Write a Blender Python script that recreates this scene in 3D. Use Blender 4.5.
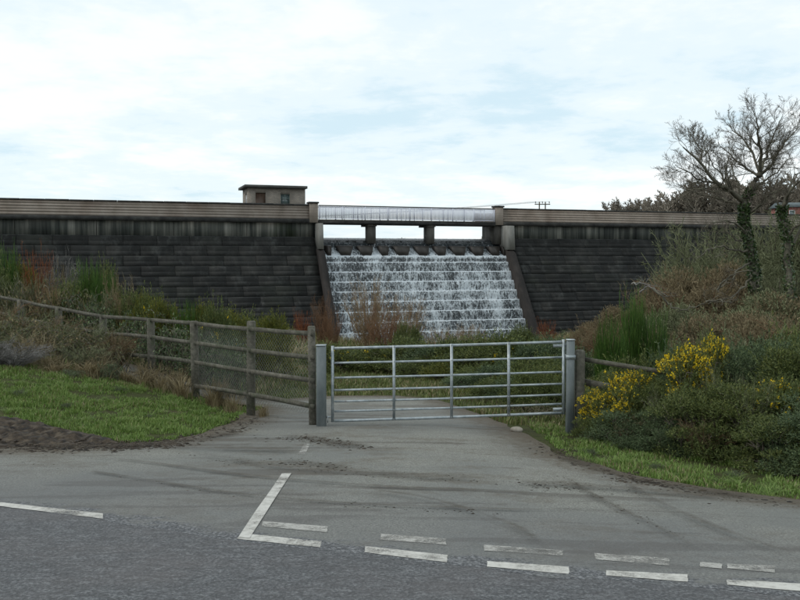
import bpy, math, random
import numpy as np
from mathutils import Vector, Matrix, noise as mnoise
from mathutils.geometry import delaunay_2d_cdt

for _o in list(bpy.data.objects):
    bpy.data.objects.remove(_o)
S = bpy.context.scene
COL = S.collection
PI = math.pi
R = math.radians

# ------------------------------------------------------------------ camera
F_PX = 850.0                     # focal length in pixels of an 800 px wide picture
EYE = 1.69
PITCH = math.atan(42.0 / F_PX)   # horizon sits 42 px above the picture centre
cam_d = bpy.data.cameras.new('camera')
cam_d.sensor_width = 36.0
cam_d.lens = F_PX / 800.0 * 36.0
cam_d.clip_end = 6000.0
cam_d.clip_start = 0.05
cam = bpy.data.objects.new('camera', cam_d)
COL.objects.link(cam)
cam.location = (0, 0, EYE)
cam.rotation_euler = (PI / 2 - PITCH, 0, 0)
S.camera = cam

# ------------------------------------------------------------------ sky and sun
SUN_EL, SUN_AZ = R(46), R(-102)   # azimuth from +Y (view direction), clockwise positive: soft light from the left
W = bpy.data.worlds.new('World')
S.world = W
W.use_nodes = True
nt = W.node_tree
for n in list(nt.nodes):
    nt.nodes.remove(n)
out = nt.nodes.new('ShaderNodeOutputWorld')
bg = nt.nodes.new('ShaderNodeBackground')
bg.inputs['Strength'].default_value = 0.1
sky = nt.nodes.new('ShaderNodeTexSky')
sky.sky_type = 'NISHITA'
sky.sun_disc = False
sky.sun_elevation = SUN_EL
sky.sun_rotation = SUN_AZ
tc = nt.nodes.new('ShaderNodeTexCoord')
sep = nt.nodes.new('ShaderNodeSeparateXYZ')
nt.links.new(tc.outputs['Generated'], sep.inputs[0])
def wmath(op, a, b=None):
    n = nt.nodes.new('ShaderNodeMath'); n.operation = op
    for i, v in enumerate((a, b)):
        if v is None: continue
        if isinstance(v, (int, float)): n.inputs[i].default_value = v
        else: nt.links.new(v, n.inputs[i])
    return n.outputs[0]
zz = wmath('ADD', wmath('MAXIMUM', sep.outputs['Z'], 0.0), 0.12)
cx = wmath('DIVIDE', sep.outputs['X'], zz)
cy = wmath('DIVIDE', sep.outputs['Y'], zz)
comb = nt.nodes.new('ShaderNodeCombineXYZ')
nt.links.new(cx, comb.inputs[0]); nt.links.new(cy, comb.inputs[1])
def wnoise(scale, detail, rough, dist, off):
    mp = nt.nodes.new('ShaderNodeMapping')
    mp.inputs['Location'].default_value = off
    nt.links.new(comb.outputs[0], mp.inputs[0])
    n = nt.nodes.new('ShaderNodeTexNoise')
    n.inputs['Scale'].default_value = scale; n.inputs['Detail'].default_value = detail
    n.inputs['Roughness'].default_value = rough; n.inputs['Distortion'].default_value = dist
    nt.links.new(mp.outputs[0], n.inputs['Vector'])
    return n.outputs['Fac']
n1 = wnoise(0.75, 8, 0.55, 0.4, (3.1, 1.2, 0))
n2 = wnoise(2.1, 6, 0.6, 0.2, (8.0, 2.5, 3))
n3 = wnoise(6.5, 5, 0.6, 0.3, (1.0, 7.5, 5))
nn = wmath('ADD', wmath('ADD', wmath('MULTIPLY', n1, 0.55), wmath('MULTIPLY', n2, 0.30)), wmath('MULTIPLY', n3, 0.15))
ramp = nt.nodes.new('ShaderNodeValToRGB')
ramp.color_ramp.interpolation = 'EASE'
e = ramp.color_ramp.elements
e[0].position = 0.38; e[0].color = (0.62, 0.78, 0.86, 1)
e[1].position = 0.585; e[1].color = (0.93, 0.965, 0.965, 1)
m_ = e.new(0.475); m_.color = (0.78, 0.88, 0.92, 1)
nt.links.new(nn, ramp.inputs[0])
sc = nt.nodes.new('ShaderNodeMixRGB'); sc.blend_type = 'MULTIPLY'; sc.inputs[0].default_value = 1
nt.links.new(ramp.outputs[0], sc.inputs[1]); sc.inputs[2].default_value = (8.4, 8.4, 8.4, 1)
mixs = nt.nodes.new('ShaderNodeMixRGB'); mixs.inputs[0].default_value = 0.9
nt.links.new(sky.outputs[0], mixs.inputs[1]); nt.links.new(sc.outputs[0], mixs.inputs[2])
nt.links.new(mixs.outputs[0], bg.inputs['Color'])
nt.links.new(bg.outputs[0], out.inputs['Surface'])

sun_d = bpy.data.lights.new('sun', 'SUN')
sun_d.energy = 0.8
sun_d.angle = R(18)
sun_d.color = (1.0, 0.95, 0.88)
sun = bpy.data.objects.new('sun', sun_d)
COL.objects.link(sun)
sdir = Vector((math.sin(SUN_AZ) * math.cos(SUN_EL), math.cos(SUN_AZ) * math.cos(SUN_EL), math.sin(SUN_EL)))
sun.rotation_euler = (-sdir).to_track_quat('-Z', 'Y').to_euler()
sun.location = sdir * 50
S.view_settings.view_transform = 'Standard'
S.view_settings.look = 'None'
S.view_settings.exposure = 0.45
S.view_settings.gamma = 1.0
S.cycles.max_bounces = 6

# ------------------------------------------------------------------ helpers: picture to place
_fw = np.array((0, math.cos(PITCH), -math.sin(PITCH)))
_up = np.array((0, math.sin(PITCH), math.cos(PITCH)))
def ray(px, py):
    return np.array((1, 0, 0)) * (px - 400) / F_PX + _fw + _up * (300 - py) / F_PX
def at(px, py, Y):
    d = ray(px, py); t = Y / d[1]
    return np.array((d[0] * t, Y, EYE + d[2] * t))
def sm(x):
    x = np.clip(x, 0, 1); return x * x * (3 - 2 * x)

# dam frame: origin O on the crest line, u along the dam, n downstream
OX, OY = 1.58, 67.0
DANG = math.atan2(0.319, 0.948)
UX, UY = math.cos(DANG), math.sin(DANG)
def dam_sw(x, y):
    dx, dy = x - OX, y - OY
    return dx * UX + dy * UY, -dx * UY + dy * UX      # along, upstream
def dam_pt(s, v, z=0.0):                              # v downstream
    return (OX + s * UX + v * UY, OY + s * UY - v * UX, z)

def terrain(x, y):
    x = np.asarray(x, float); y = np.asarray(y, float)
    yc = np.clip(y, -6, 64)
    z = -0.077 * yc
    z = z - 0.05 * np.clip(x - 0.6, 0, 8) * sm((y - 4) / 5) * (1 - sm((y - 22) / 14))
    z = z + 0.9 * sm((-x - 2.0) / 6.5) * sm((y - 9.5) / 8)
    z = z + 1.5 * sm((-x - 9) / 16) * sm((y - 18) / 14)
    z = z + 2.4 * sm((x - 7.5) / 14) * sm((y - 18) / 18)
    z = z + 0.05 * np.sin(x * 0.9 + 1.3 * np.sin(y * 0.31)) * np.sin(y * 0.7 + x * 0.2) * sm((np.abs(x) - 3) / 5) * sm((y - 12) / 8)
    s, w = dam_sw(x, y)
    side = 8.5 * sm((s - 34) / 30) + 8.5 * sm((-s - 36) / 26)
    z = z + side * sm((y - 30) / 25)
    back = -3.0 + 8.0 * sm((w - 330) / 90) + 9.0 * sm((np.abs(s + 10) - 75) / 60)
    back = np.minimum(back, 7.5)
    return z + (back - z) * sm((w - 0.5) / 4)
def tz(x, y): return float(terrain(x, y))
def ground(px, py):
    d = ray(px, py); t0 = 1.0
    for k in range(4000):
        t = t0 + 0.02 * (1 + t0 * 0.1)
        if EYE + d[2] * t < tz(d[0] * t, d[1] * t): break
        t0 = t
    a, b = t0, t
    for k in range(20):
        m = (a + b) / 2
        if EYE + d[2] * m < tz(d[0] * m, d[1] * m): b = m
        else: a = m
    return np.array((d[0] * a, d[1] * a, tz(d[0] * a, d[1] * a)))

# ------------------------------------------------------------------ helpers: objects
def tag(o, label=None, cat=None, group=None, kind=None):
    if label: o['label'] = label
    if cat: o['category'] = cat
    if group: o['group'] = group
    if kind: o['kind'] = kind
    return o
def empty(name, loc, label, cat, group=None, rz=0.0):
    o = bpy.data.objects.new(name, None)
    COL.objects.link(o); o.location = loc; o.rotation_euler = (0, 0, rz); o.empty_display_size = 0.2
    return tag(o, label, cat, group)
def npmesh(name, V, F, mats, mi=None, smooth=False):
    me = bpy.data.meshes.new(name)
    V = np.asarray(V, np.float32); 
    if isinstance(F, np.ndarray):
        k = F.shape[1]; nf = len(F); loops = F.reshape(-1)
        starts = np.arange(0, nf * k, k)
    else:
        lens = np.array([len(f) for f in F]); nf = len(F)
        loops = np.array([i for f in F for i in f]); starts = np.concatenate(([0], np.cumsum(lens)[:-1]))
    me.vertices.add(len(V)); me.vertices.foreach_set('co', V.reshape(-1))
    me.loops.add(len(loops)); me.loops.foreach_set('vertex_index', loops.astype(np.int32))
    me.polygons.add(nf); me.polygons.foreach_set('loop_start', starts.astype(np.int32))
    for m in (mats if isinstance(mats, (list, tuple)) else [mats]): me.materials.append(m)
    if mi is not None: me.polygons.foreach_set('material_index', np.asarray(mi, np.int32))
    if smooth: me.polygons.foreach_set('use_smooth', np.ones(nf, bool))
    me.update(calc_edges=True)
    me.validate()
    return me
def link(name, me, parent=None, loc=None, kind=None, label=None):
    o = bpy.data.objects.new(name, me); COL.objects.link(o)
    if parent is not None: o.parent = parent
    if loc is not None: o.location = loc
    if kind: o['kind'] = kind
    if label: o['label'] = label
    return o
def attr(me, name, vals):
    a = me.attributes.new(name, 'FLOAT', 'POINT'); a.data.foreach_set('value', np.asarray(vals, np.float32))

class MB:
    def __init__(s): s.v = []; s.f = []; s.m = []
    def add(s, V, F, mi=0):
        o = len(s.v); s.v += [tuple(map(float, p)) for p in V]
        for f in F: s.f.append(tuple(i + o for i in f)); s.m.append(mi)
    def hexa(s, c, mi=0):          # 8 corners: bottom 4 ccw, top 4 ccw
        s.add(c, [(3, 2, 1, 0), (4, 5, 6, 7), (0, 1, 5, 4), (1, 2, 6, 5), (2, 3, 7, 6), (3, 0, 4, 7)], mi)
    def box(s, x0, x1, y0, y1, z0, z1, mi=0, ch=0.0):
        if ch <= 0:
            s.hexa([(x0, y0, z0), (x1, y0, z0), (x1, y1, z0), (x0, y1, z0), (x0, y0, z1), (x1, y0, z1), (x1, y1, z1), (x0, y1, z1)], mi); return
        V = []
        for z, q in ((z0, 0), (z1 - ch, 0), (z1, ch)):
            for (a, b) in ((x0 + q + ch, y0 + q), (x1 - q - ch, y0 + q), (x1 - q, y0 + q + ch), (x1 - q, y1 - q - ch), (x1 - q - ch, y1 - q), (x0 + q + ch, y1 - q), (x0 + q, y1 - q - ch), (x0 + q, y0 + q + ch)):
                V.append((a, b, z))
        F = [tuple(range(7, -1, -1)), tuple(range(16, 24))]
        for l in (0, 8):
            for k in range(8):
                k2 = (k + 1) % 8; F.append((l + k, l + k2, l + 8 + k2, l + 8 + k))
        s.add(V, F, mi)
    def bar(s, a, b, w, h, up=(0, 0, 1), bow=0.0, n=1, jit=0.0, rng=None):
        a = Vector(a); b = Vector(b); d = (b - a).normalized(); sd = d.cross(Vector(up)).normalized(); u = sd.cross(d)
        V = []
        for i in range(n + 1):
            t = i / n; p = a.lerp(b, t) - u * bow * 4 * t * (1 - t)
            j = (rng.uniform(-jit, jit) if rng else 0)
            for q, r in ((-1, -1), (1, -1), (1, 1), (-1, 1)):
                V.append(p + sd * (q * w / 2) + u * (r * h / 2 + j))
        F = [(0, 1, 2, 3), tuple(4 * n + k for k in (3, 2, 1, 0))]
        for i in range(n):
            for k in range(4):
                k2 = (k + 1) % 4; F.append((4 * i + k2, 4 * i + k, 4 * i + 4 + k, 4 * i + 4 + k2))
        s.add(V, F)
    def tube(s, pts, rad, n=8, cap=True, mi=0):
        pts = [Vector(p) for p in pts]
        if isinstance(rad, (int, float)): rad = [rad] * len(pts)
        V = []; F = []
        for i, p in enumerate(pts):
            d = (pts[min(i + 1, len(pts) - 1)] - pts[max(i - 1, 0)]).normalized()
            ref = Vector((0, 0, 1)) if abs(d.z) < 0.9 else Vector((1, 0, 0))
            a = d.cross(ref).normalized(); b = d.cross(a)
            for k in range(n):
                t = 2 * PI * k / n; V.append(p + (a * math.cos(t) + b * math.sin(t)) * rad[i])
        for i in range(len(pts) - 1):
            for k in range(n):
                k2 = (k + 1) % n; F.append((i * n + k, i * n + k2, (i + 1) * n + k2, (i + 1) * n + k))
        if cap: F += [tuple(range(n - 1, -1, -1)), tuple((len(pts) - 1) * n + k for k in range(n))]
        s.add(V, F, mi)
    def mesh(s, name, mats, off=None, smooth=False):
        V = np.array(s.v, float)
        if off is not None: V = V - np.array(off, float)
        return npmesh(name, V, s.f, mats, s.m, smooth)
    def build(s, name, mats, parent=None, off=None, kind=None, smooth=False, label=None):
        return link(name, s.mesh(name, mats, off, smooth), parent, None, kind, label)

# ------------------------------------------------------------------ materials
def mat(name, build):
    m = bpy.data.materials.new(name); m.use_nodes = True
    t = m.node_tree; b = t.nodes['Principled BSDF']
    build(t, b); return m
class N:
    def __init__(s, t): s.t = t
    def new(s, k): return s.t.nodes.new(k)
    def set(s, sock, v):
        if hasattr(v, 'links') or isinstance(v, bpy.types.NodeSocket): s.t.links.new(v, sock)
        else: sock.default_value = v
    def noise(s, scale, detail=5, rough=0.6, stretch=(1, 1, 1), coord='Object', dist=0.0, off=(0, 0, 0)):
        tcn = s.new('ShaderNodeTexCoord'); mp = s.new('ShaderNodeMapping')
        mp.inputs['Scale'].default_value = stretch; mp.inputs['Location'].default_value = off
        s.t.links.new(tcn.outputs[coord], mp.inputs[0])
        n = s.new('ShaderNodeTexNoise'); n.inputs['Scale'].default_value = scale; n.inputs['Detail'].default_value = detail
        n.inputs['Roughness'].default_value = rough; n.inputs['Distortion'].default_value = dist
        s.t.links.new(mp.outputs[0], n.inputs['Vector']); return n.outputs['Fac']
    def world(s, scale, detail=5, rough=0.6, stretch=(1, 1, 1), dist=0.0, off=(0, 0, 0)):
        g = s.new('ShaderNodeNewGeometry'); mp = s.new('ShaderNodeMapping')
        mp.inputs['Scale'].default_value = stretch; mp.inputs['Location'].default_value = off
        s.t.links.new(g.outputs['Position'], mp.inputs[0])
        n = s.new('ShaderNodeTexNoise'); n.inputs['Scale'].default_value = scale; n.inputs['Detail'].default_value = detail
        n.inputs['Roughness'].default_value = rough; n.inputs['Distortion'].default_value = dist
        s.t.links.new(mp.outputs[0], n.inputs['Vector']); return n.outputs['Fac']
    def ramp(s, fac, stops):
        r = s.new('ShaderNodeValToRGB'); e = r.color_ramp.elements
        while len(e) < len(stops): e.new(0.5)
        for k, (p, c) in enumerate(stops):
            e[k].position = p; e[k].color = (*c, 1) if len(c) == 3 else c
        s.t.links.new(fac, r.inputs[0]); return r.outputs[0]
    def sramp(s, fac, a, b, lo=0.0, hi=1.0):
        m = s.new('ShaderNodeMapRange'); m.interpolation_type = 'SMOOTHSTEP'
        s.set(m.inputs[0], fac); m.inputs[1].default_value = a; m.inputs[2].default_value = b
        m.inputs[3].default_value = lo; m.inputs[4].default_value = hi; return m.outputs[0]
    def mix(s, fac, a, b, mode='MIX'):
        m = s.new('ShaderNodeMixRGB'); m.blend_type = mode
        s.set(m.inputs[0], fac)
        for i, v in ((1, a), (2, b)):
            s.set(m.inputs[i], (*v, 1) if isinstance(v, tuple) and len(v) == 3 else v)
        return m.outputs[0]
    def math(s, op, a, b=0.0):
        m = s.new('ShaderNodeMath'); m.operation = op; s.set(m.inputs[0], a); s.set(m.inputs[1], b); return m.outputs[0]
    def attr(s, name):
        a = s.new('ShaderNodeAttribute'); a.attribute_name = name; return a.outputs['Fac']
    def island(s):
        return s.new('ShaderNodeNewGeometry').outputs['Random Per Island']
    def bump(s, b, h, strength=0.5, dist=0.02):
        n = s.new('ShaderNodeBump'); n.inputs['Strength'].default_value = strength; n.inputs['Distance'].default_value = dist
        s.t.links.new(h, n.inputs['Height']); s.t.links.new(n.outputs[0], b.inputs['Normal'])
def finish(b, rough=0.8, spec=0.3):
    b.inputs['Roughness'].default_value = rough; b.inputs['Specular IOR Level'].default_value = spec

def simple(name, stops, scale, rough=0.8, spec=0.3, stretch=(1, 1, 1), bump=0.0, bdist=0.01, metal=0.0, detail=6, world=False, isl=0.0):
    def f(t, b):
        n = N(t)
        fac = n.world(scale, detail, 0.65, stretch) if world else n.noise(scale, detail, 0.65, stretch)
        if isl: fac = n.math('ADD', n.math('MULTIPLY', fac, 1 - isl), n.math('MULTIPLY', n.island(), isl))
        t.links.new(n.ramp(fac, stops), b.inputs['Base Color'])
        finish(b, rough, spec); b.inputs['Metallic'].default_value = metal
        if bump: n.bump(b, fac, bump, bdist)
    return mat(name, f)

def leafy(name, stops, rough=0.6, spec=0.25, trans=0.15, wscale=0.8):
    def f(t, b):
        n = N(t)
        fac = n.math('ADD', n.math('MULTIPLY', n.island(), 0.65), n.math('MULTIPLY', n.world(wscale, 3, 0.6), 0.35))
        c = n.ramp(fac, stops)
        t.links.new(c, b.inputs['Base Color']); finish(b, rough, spec)
        if trans:
            tr = n.new('ShaderNodeBsdfTranslucent'); t.links.new(c, tr.inputs[0])
            mx = n.new('ShaderNodeMixShader'); mx.inputs[0].default_value = trans
            t.links.new(b.outputs[0], mx.inputs[1]); t.links.new(tr.outputs[0], mx.inputs[2])
            t.links.new(mx.outputs[0], t.nodes['Material Output'].inputs[0])
    return mat(name, f)

M = {}
def _ground(t, b):
    n = N(t)
    a = n.world(0.35, 6, 0.6); c = n.world(6, 6, 0.7)
    col = n.ramp(a, [(0.3, (0.05, 0.042, 0.024)), (0.5, (0.055, 0.065, 0.022)), (0.7, (0.10, 0.09, 0.045))])
    col = n.mix(n.sramp(c, 0.35, 0.7), col, n.mix(0.5, col, (0.02, 0.016, 0.01)))
    t.links.new(col, b.inputs['Base Color']); finish(b, 0.95, 0.1); n.bump(b, c, 0.8, 0.06)
M['ground'] = mat('ground_soil', _ground)

def _road(t, b):
    n = N(t)
    chips = n.world(48, 2, 0.6); mid = n.world(11, 5, 0.78, (0.8, 1.5, 1), 0.5); big = n.world(0.9, 4, 0.6, (1, 1.6, 1))
    col = n.ramp(chips, [(0.34, (0.06, 0.062, 0.065)), (0.5, (0.115, 0.118, 0.122)), (0.66, (0.205, 0.209, 0.214))])
    col = n.mix(n.sramp(mid, 0.40, 0.60), n.mix(0.6, col, (0.055, 0.053, 0.055)), col)
    col = n.mix(n.sramp(big, 0.4, 0.75, 0, 0.35), col, (0.14, 0.125, 0.12))
    t.links.new(col, b.inputs['Base Color']); finish(b, 0.75, 0.35)
    n.bump(b, n.math('ADD', n.math('MULTIPLY', chips, 0.6), mid), 1.0, 0.03)
M['road'] = mat('coarse_asphalt', _road)

def _apron(t, b):
    n = N(t)
    chips = n.world(60, 3, 0.7); mid = n.world(7, 5, 0.7); big = n.world(0.7, 5, 0.65, (1, 2.4, 1), 0.4); big2 = n.world(0.45, 4, 0.5, off=(4, 9, 0)); line = n.world(1.1, 3, 0.5, (0.25, 2.2, 1), 0.6)
    edge = n.attr('edge')
    col = n.ramp(chips, [(0.33, (0.09, 0.09, 0.078)), (0.5, (0.178, 0.176, 0.154)), (0.68, (0.30, 0.298, 0.265))])
    col = n.mix(n.sramp(big2, 0.40, 0.60, 0, 0.55), col, (0.125, 0.13, 0.125))
    dirt = n.sramp(n.math('ADD', n.math('MULTIPLY', big, 0.9), n.math('MULTIPLY', mid, 0.5)), 0.66, 0.92, 0, 0.62)
    col = n.mix(dirt, col, (0.098, 0.082, 0.060))
    col = n.mix(n.sramp(n.math('ADD', line, n.math('MULTIPLY', mid, 0.12)), 0.62, 0.70, 0, 0.5), col, (0.062, 0.052, 0.042))
    ed = n.sramp(n.math('ADD', edge, n.math('MULTIPLY', n.math('SUBTRACT', mid, 0.5), 1.6)), 0.95, 0.0, 0, 0.9)
    col = n.mix(ed, col, (0.075, 0.058, 0.038))
    col = n.mix(n.sramp(n.attr('joint'), 3.2, 0.6, 0, 0.45), col, n.mix(n.world(60, 3, 0.7), (0.075, 0.077, 0.080), (0.165, 0.168, 0.172)))
    jt = n.sramp(n.math('ADD', n.attr('joint'), n.math('MULTIPLY', n.math('SUBTRACT', n.world(3.5, 6, 0.75, (1, 2, 1)), 0.5), 1.1)), 0.30, 0.10)
    rcol = n.ramp(n.world(42, 2, 0.6), [(0.34, (0.05, 0.051, 0.055)), (0.5, (0.095, 0.097, 0.10)), (0.66, (0.21, 0.213, 0.218))])
    col = n.mix(jt, col, rcol)
    t.links.new(col, b.inputs['Base Color']); finish(b, 0.85, 0.25)
    n.bump(b, n.math('ADD', n.math('MULTIPLY', chips, 0.4), mid), 0.8, 0.016)
M['apron'] = mat('worn_grey_asphalt', _apron)

def _paint(wear, soft, tone):
    def f(t, b):
        n = N(t)
        a = n.world(60, 4, 0.75); c = n.world(2.6, 6, 0.75); d = n.world(20, 4, 0.7)
        col = n.mix(n.sramp(n.math('ADD', n.math('MULTIPLY', c, .5), n.math('MULTIPLY', d, .5)), 0.38, 0.65), (tone, tone * .975, tone * .9), (tone * .6, tone * .575, tone * .52))
        t.links.new(col, b.inputs['Base Color']); finish(b, 0.75, 0.25)
        tr = n.new('ShaderNodeBsdfTransparent'); mx = n.new('ShaderNodeMixShader')
        fac = n.sramp(n.math('ADD', n.math('MULTIPLY', a, 0.35), n.math('MULTIPLY', c, 0.65)), wear, wear + soft)
        t.links.new(fac, mx.inputs[0]); t.links.new(b.outputs[0], mx.inputs[1]); t.links.new(tr.outputs[0], mx.inputs[2])
        t.links.new(mx.outputs[0], t.nodes['Material Output'].inputs[0])
    return f
M['paint'] = mat('white_road_paint', _paint(0.49, 0.20, 0.52))
M['paint_worn'] = mat('worn_road_paint', _paint(0.425, 0.20, 0.40))
M['mud'] = simple('wet_mud', [(0.36, (0.008, 0.006, 0.004)), (0.5, (0.033, 0.023, 0.014)), (0.68, (0.088, 0.067, 0.045))], 8, 0.75, 0.3, bump=0.7, bdist=0.03, world=True)

def _damstone(t, b):
    n = N(t)
    a = n.world(0.55, 6, 0.65, (1.0, 1.0, 0.35)); streak = n.world(1.6, 5, 0.7, (1, 1, 0.12)); fine = n.world(9, 5, 0.7)
    isl = n.new('ShaderNodeObjectInfo').outputs['Random']
    col = n.ramp(a, [(0.3, (0.011, 0.0115, 0.011)), (0.52, (0.022, 0.0225, 0.0215)), (0.75, (0.048, 0.047, 0.043))])
    col = n.mix(n.sramp(streak, 0.50, 0.74, 0, 0.6), col, (0.085, 0.088, 0.083))
    col = n.mix(n.sramp(n.world(0.25, 4, 0.6, off=(7, 3, 1)), 0.5, 0.7, 0, 0.5), col, (0.032, 0.036, 0.027))
    col = n.mix(n.math('MULTIPLY', isl, 0.35), col, n.mix(1.0, col, (0.45, 0.45, 0.45), 'MULTIPLY'))
    t.links.new(col, b.inputs['Base Color']); finish(b, 0.8, 0.25); n.bump(b, fine, 0.6, 0.03)
M['dam'] = mat('dark_stained_masonry', _damstone)

M['ledge'] = simple('ledge_painted_light', [(0.38, (0.02, 0.022, 0.023)), (0.55, (0.05, 0.052, 0.05)), (0.75, (0.11, 0.11, 0.10))], 0.8, 0.9, 0.2, (1, 1, 1), world=True)  # paler course edges: light caught by the treads, painted into the colour
def _band(t, b):
    n = N(t)
    st = n.noise(1.0, 5, 0.7, (1.5, 0.5, 0.06)); big = n.noise(0.22, 3, 0.6, (1, 1, 0.2), off=(3, 0, 0)); fine = n.noise(6, 4, 0.7)
    f = n.math('ADD', n.math('MULTIPLY', st, 0.75), n.math('MULTIPLY', big, 0.45))
    col = n.ramp(f, [(0.45, (0.012, 0.014, 0.014)), (0.56, (0.05, 0.055, 0.05)), (0.64, (0.115, 0.118, 0.104)), (0.76, (0.28, 0.275, 0.245))])
    col = n.mix(n.sramp(n.noise(0.5, 3, 0.6, (1, 1, 0.3), off=(11, 2, 0)), 0.55, 0.72, 0, 0.55), col, (0.028, 0.04, 0.014))
    t.links.new(col, b.inputs['Base Color']); finish(b, 0.85, 0.2); n.bump(b, fine, 0.4, 0.02)
M['band'] = mat('streaked_concrete', _band)

def _parapet(t, b):
    n = N(t)
    a = n.noise(0.7, 6, 0.65, (1, 1, 0.6)); course = n.noise(1.0, 3, 0.6, (0.12, 0.1, 16)); fine = n.noise(14, 4, 0.7)
    col = n.ramp(a, [(0.3, (0.22, 0.185, 0.155)), (0.5, (0.32, 0.272, 0.232)), (0.72, (0.39, 0.345, 0.30))])
    col = n.mix(n.sramp(course, 0.4, 0.62, 0, 0.4), col, n.mix(1.0, col, (0.55, 0.53, 0.52), 'MULTIPLY'))
    col = n.mix(n.sramp(n.noise(0.28, 4, 0.6, off=(5, 0, 3)), 0.5, 0.72, 0, 0.5), col, (0.17, 0.115, 0.085))
    t.links.new(col, b.inputs['Base Color']); finish(b, 0.9, 0.15); n.bump(b, fine, 0.4, 0.01)
M['parapet'] = mat('brown_weathered_stone', _parapet)
M['coping'] = simple('dark_coping', [(0.3, (0.018, 0.018, 0.018)), (0.6, (0.05, 0.05, 0.047)), (0.8, (0.10, 0.10, 0.09))], 1.6, 0.85, 0.2, bump=0.3)
M['concrete'] = simple('grey_concrete', [(0.3, (0.10, 0.098, 0.088)), (0.52, (0.215, 0.21, 0.19)), (0.75, (0.31, 0.30, 0.28))], 0.9, 0.85, 0.2, (1.6, 1.6, 0.35), bump=0.3)
M['concrete_dark'] = simple('damp_concrete', [(0.3, (0.04, 0.038, 0.034)), (0.52, (0.095, 0.09, 0.08)), (0.78, (0.18, 0.17, 0.15))], 0.9, 0.8, 0.25, (1.6, 1.6, 0.35), bump=0.4)
M['training'] = simple('brown_damp_wall', [(0.3, (0.010, 0.009, 0.008)), (0.52, (0.022, 0.018, 0.016)), (0.78, (0.05, 0.042, 0.037))], 0.9, 0.75, 0.3, (1.4, 1.4, 0.4), bump=0.4)
M['tooth'] = simple('wet_brown_block', [(0.3, (0.012, 0.010, 0.009)), (0.52, (0.028, 0.024, 0.020)), (0.78, (0.06, 0.05, 0.043))], 1.4, 0.5, 0.4, bump=0.4)
def _house(t, b):
    n = N(t)
    a = n.noise(1.3, 5, 0.6); br = n.new('ShaderNodeTexBrick'); 
    tcn = n.new('ShaderNodeTexCoord'); mp = n.new('ShaderNodeMapping'); mp.inputs['Rotation'].default_value = (R(90), 0, 0)
    t.links.new(tcn.outputs['Object'], mp.inputs[0]); t.links.new(mp.outputs[0], br.inputs['Vector'])
    br.inputs['Scale'].default_value = 3.0; br.inputs['Mortar Size'].default_value = 0.018
    br.inputs['Color1'].default_value = (0.29, 0.255, 0.215, 1); br.inputs['Color2'].default_value = (0.22, 0.195, 0.165, 1); br.inputs['Mortar'].default_value = (0.15, 0.14, 0.125, 1)
    t.links.new(n.mix(n.sramp(a, 0.4, 0.7, 0, 0.5), br.outputs[0], (0.20, 0.18, 0.155)), b.inputs['Base Color']); finish(b, 0.9, 0.15)
M['house'] = mat('grey_brown_blockwork', _house)
M['roof'] = simple('dark_roof_slab', [(0.3, (0.06, 0.06, 0.056)), (0.7, (0.13, 0.13, 0.12))], 1.2, 0.85, 0.2)
M['door'] = simple('brown_door_paint', [(0.3, (0.05, 0.03, 0.02)), (0.7, (0.085, 0.055, 0.038))], 2.0, 0.5, 0.4, (4, 4, 0.4))
M['frame'] = simple('grey_green_frame', [(0.3, (0.10, 0.14, 0.13)), (0.7, (0.16, 0.21, 0.195))], 3.0, 0.5, 0.4)
M['white'] = simple('white_frame', [(0.3, (0.62, 0.63, 0.62)), (0.7, (0.78, 0.79, 0.78))], 3.0, 0.5, 0.4)
def _glass(t, b):
    b.inputs['Base Color'].default_value = (0.10, 0.13, 0.13, 1); finish(b, 0.06, 0.8)
M['glass'] = mat('window_glass', _glass)
M['rail'] = simple('pale_grey_paint', [(0.3, (0.66, 0.67, 0.76)), (0.7, (0.76, 0.77, 0.84))], 1.5, 0.5, 0.4)
def _galv(t, b):
    n = N(t)
    col = n.ramp(n.noise(9, 4, 0.65), [(0.3, (0.24, 0.28, 0.295)), (0.5, (0.35, 0.39, 0.405)), (0.7, (0.49, 0.52, 0.53))])
    col = n.mix(n.sramp(n.noise(2.2, 5, 0.7), 0.5, 0.72, 0, 0.6), col, (0.19, 0.20, 0.185))
    col = n.mix(n.sramp(n.noise(14, 5, 0.75, off=(4, 4, 4)), 0.62, 0.70, 0, 0.8), col, (0.15, 0.075, 0.04))
    t.links.new(col, b.inputs['Base Color']); finish(b, 0.5, 0.5); b.inputs['Metallic'].default_value = 0.45
M['galv'] = mat('galvanised_steel', _galv)
M['post_galv'] = simple('dull_galvanised_post', [(0.25, (0.10, 0.12, 0.122)), (0.5, (0.155, 0.178, 0.18)), (0.75, (0.22, 0.24, 0.24))], 6, 0.6, 0.4, (1, 1, 0.4), metal=0.25, bump=0.1)
def _wood(t, b):
    n = N(t)
    g = n.world(16, 6, 0.7, (1.0, 1.0, 1.0)); gr = n.noise(4.0, 5, 0.7, (9, 9, 9)); big = n.world(1.8, 4, 0.6)
    col = n.ramp(n.math('ADD', n.math('MULTIPLY', g, 0.6), n.math('MULTIPLY', big, 0.4)), [(0.32, (0.045, 0.043, 0.034)), (0.5, (0.105, 0.099, 0.08)), (0.7, (0.22, 0.205, 0.17))])
    col = n.mix(n.sramp(n.world(3.5, 4, 0.7, off=(3, 3, 3)), 0.5, 0.68, 0, 0.6), col, (0.055, 0.072, 0.038))
    t.links.new(col, b.inputs['Base Color']); finish(b, 0.9, 0.15); n.bump(b, gr, 0.5, 0.008)
M['wood'] = mat('weathered_timber', _wood)
M['wire'] = simple('dull_wire', [(0.3, (0.16, 0.17, 0.16)), (0.7, (0.26, 0.27, 0.25))], 9, 0.5, 0.4, metal=0.5)
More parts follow.
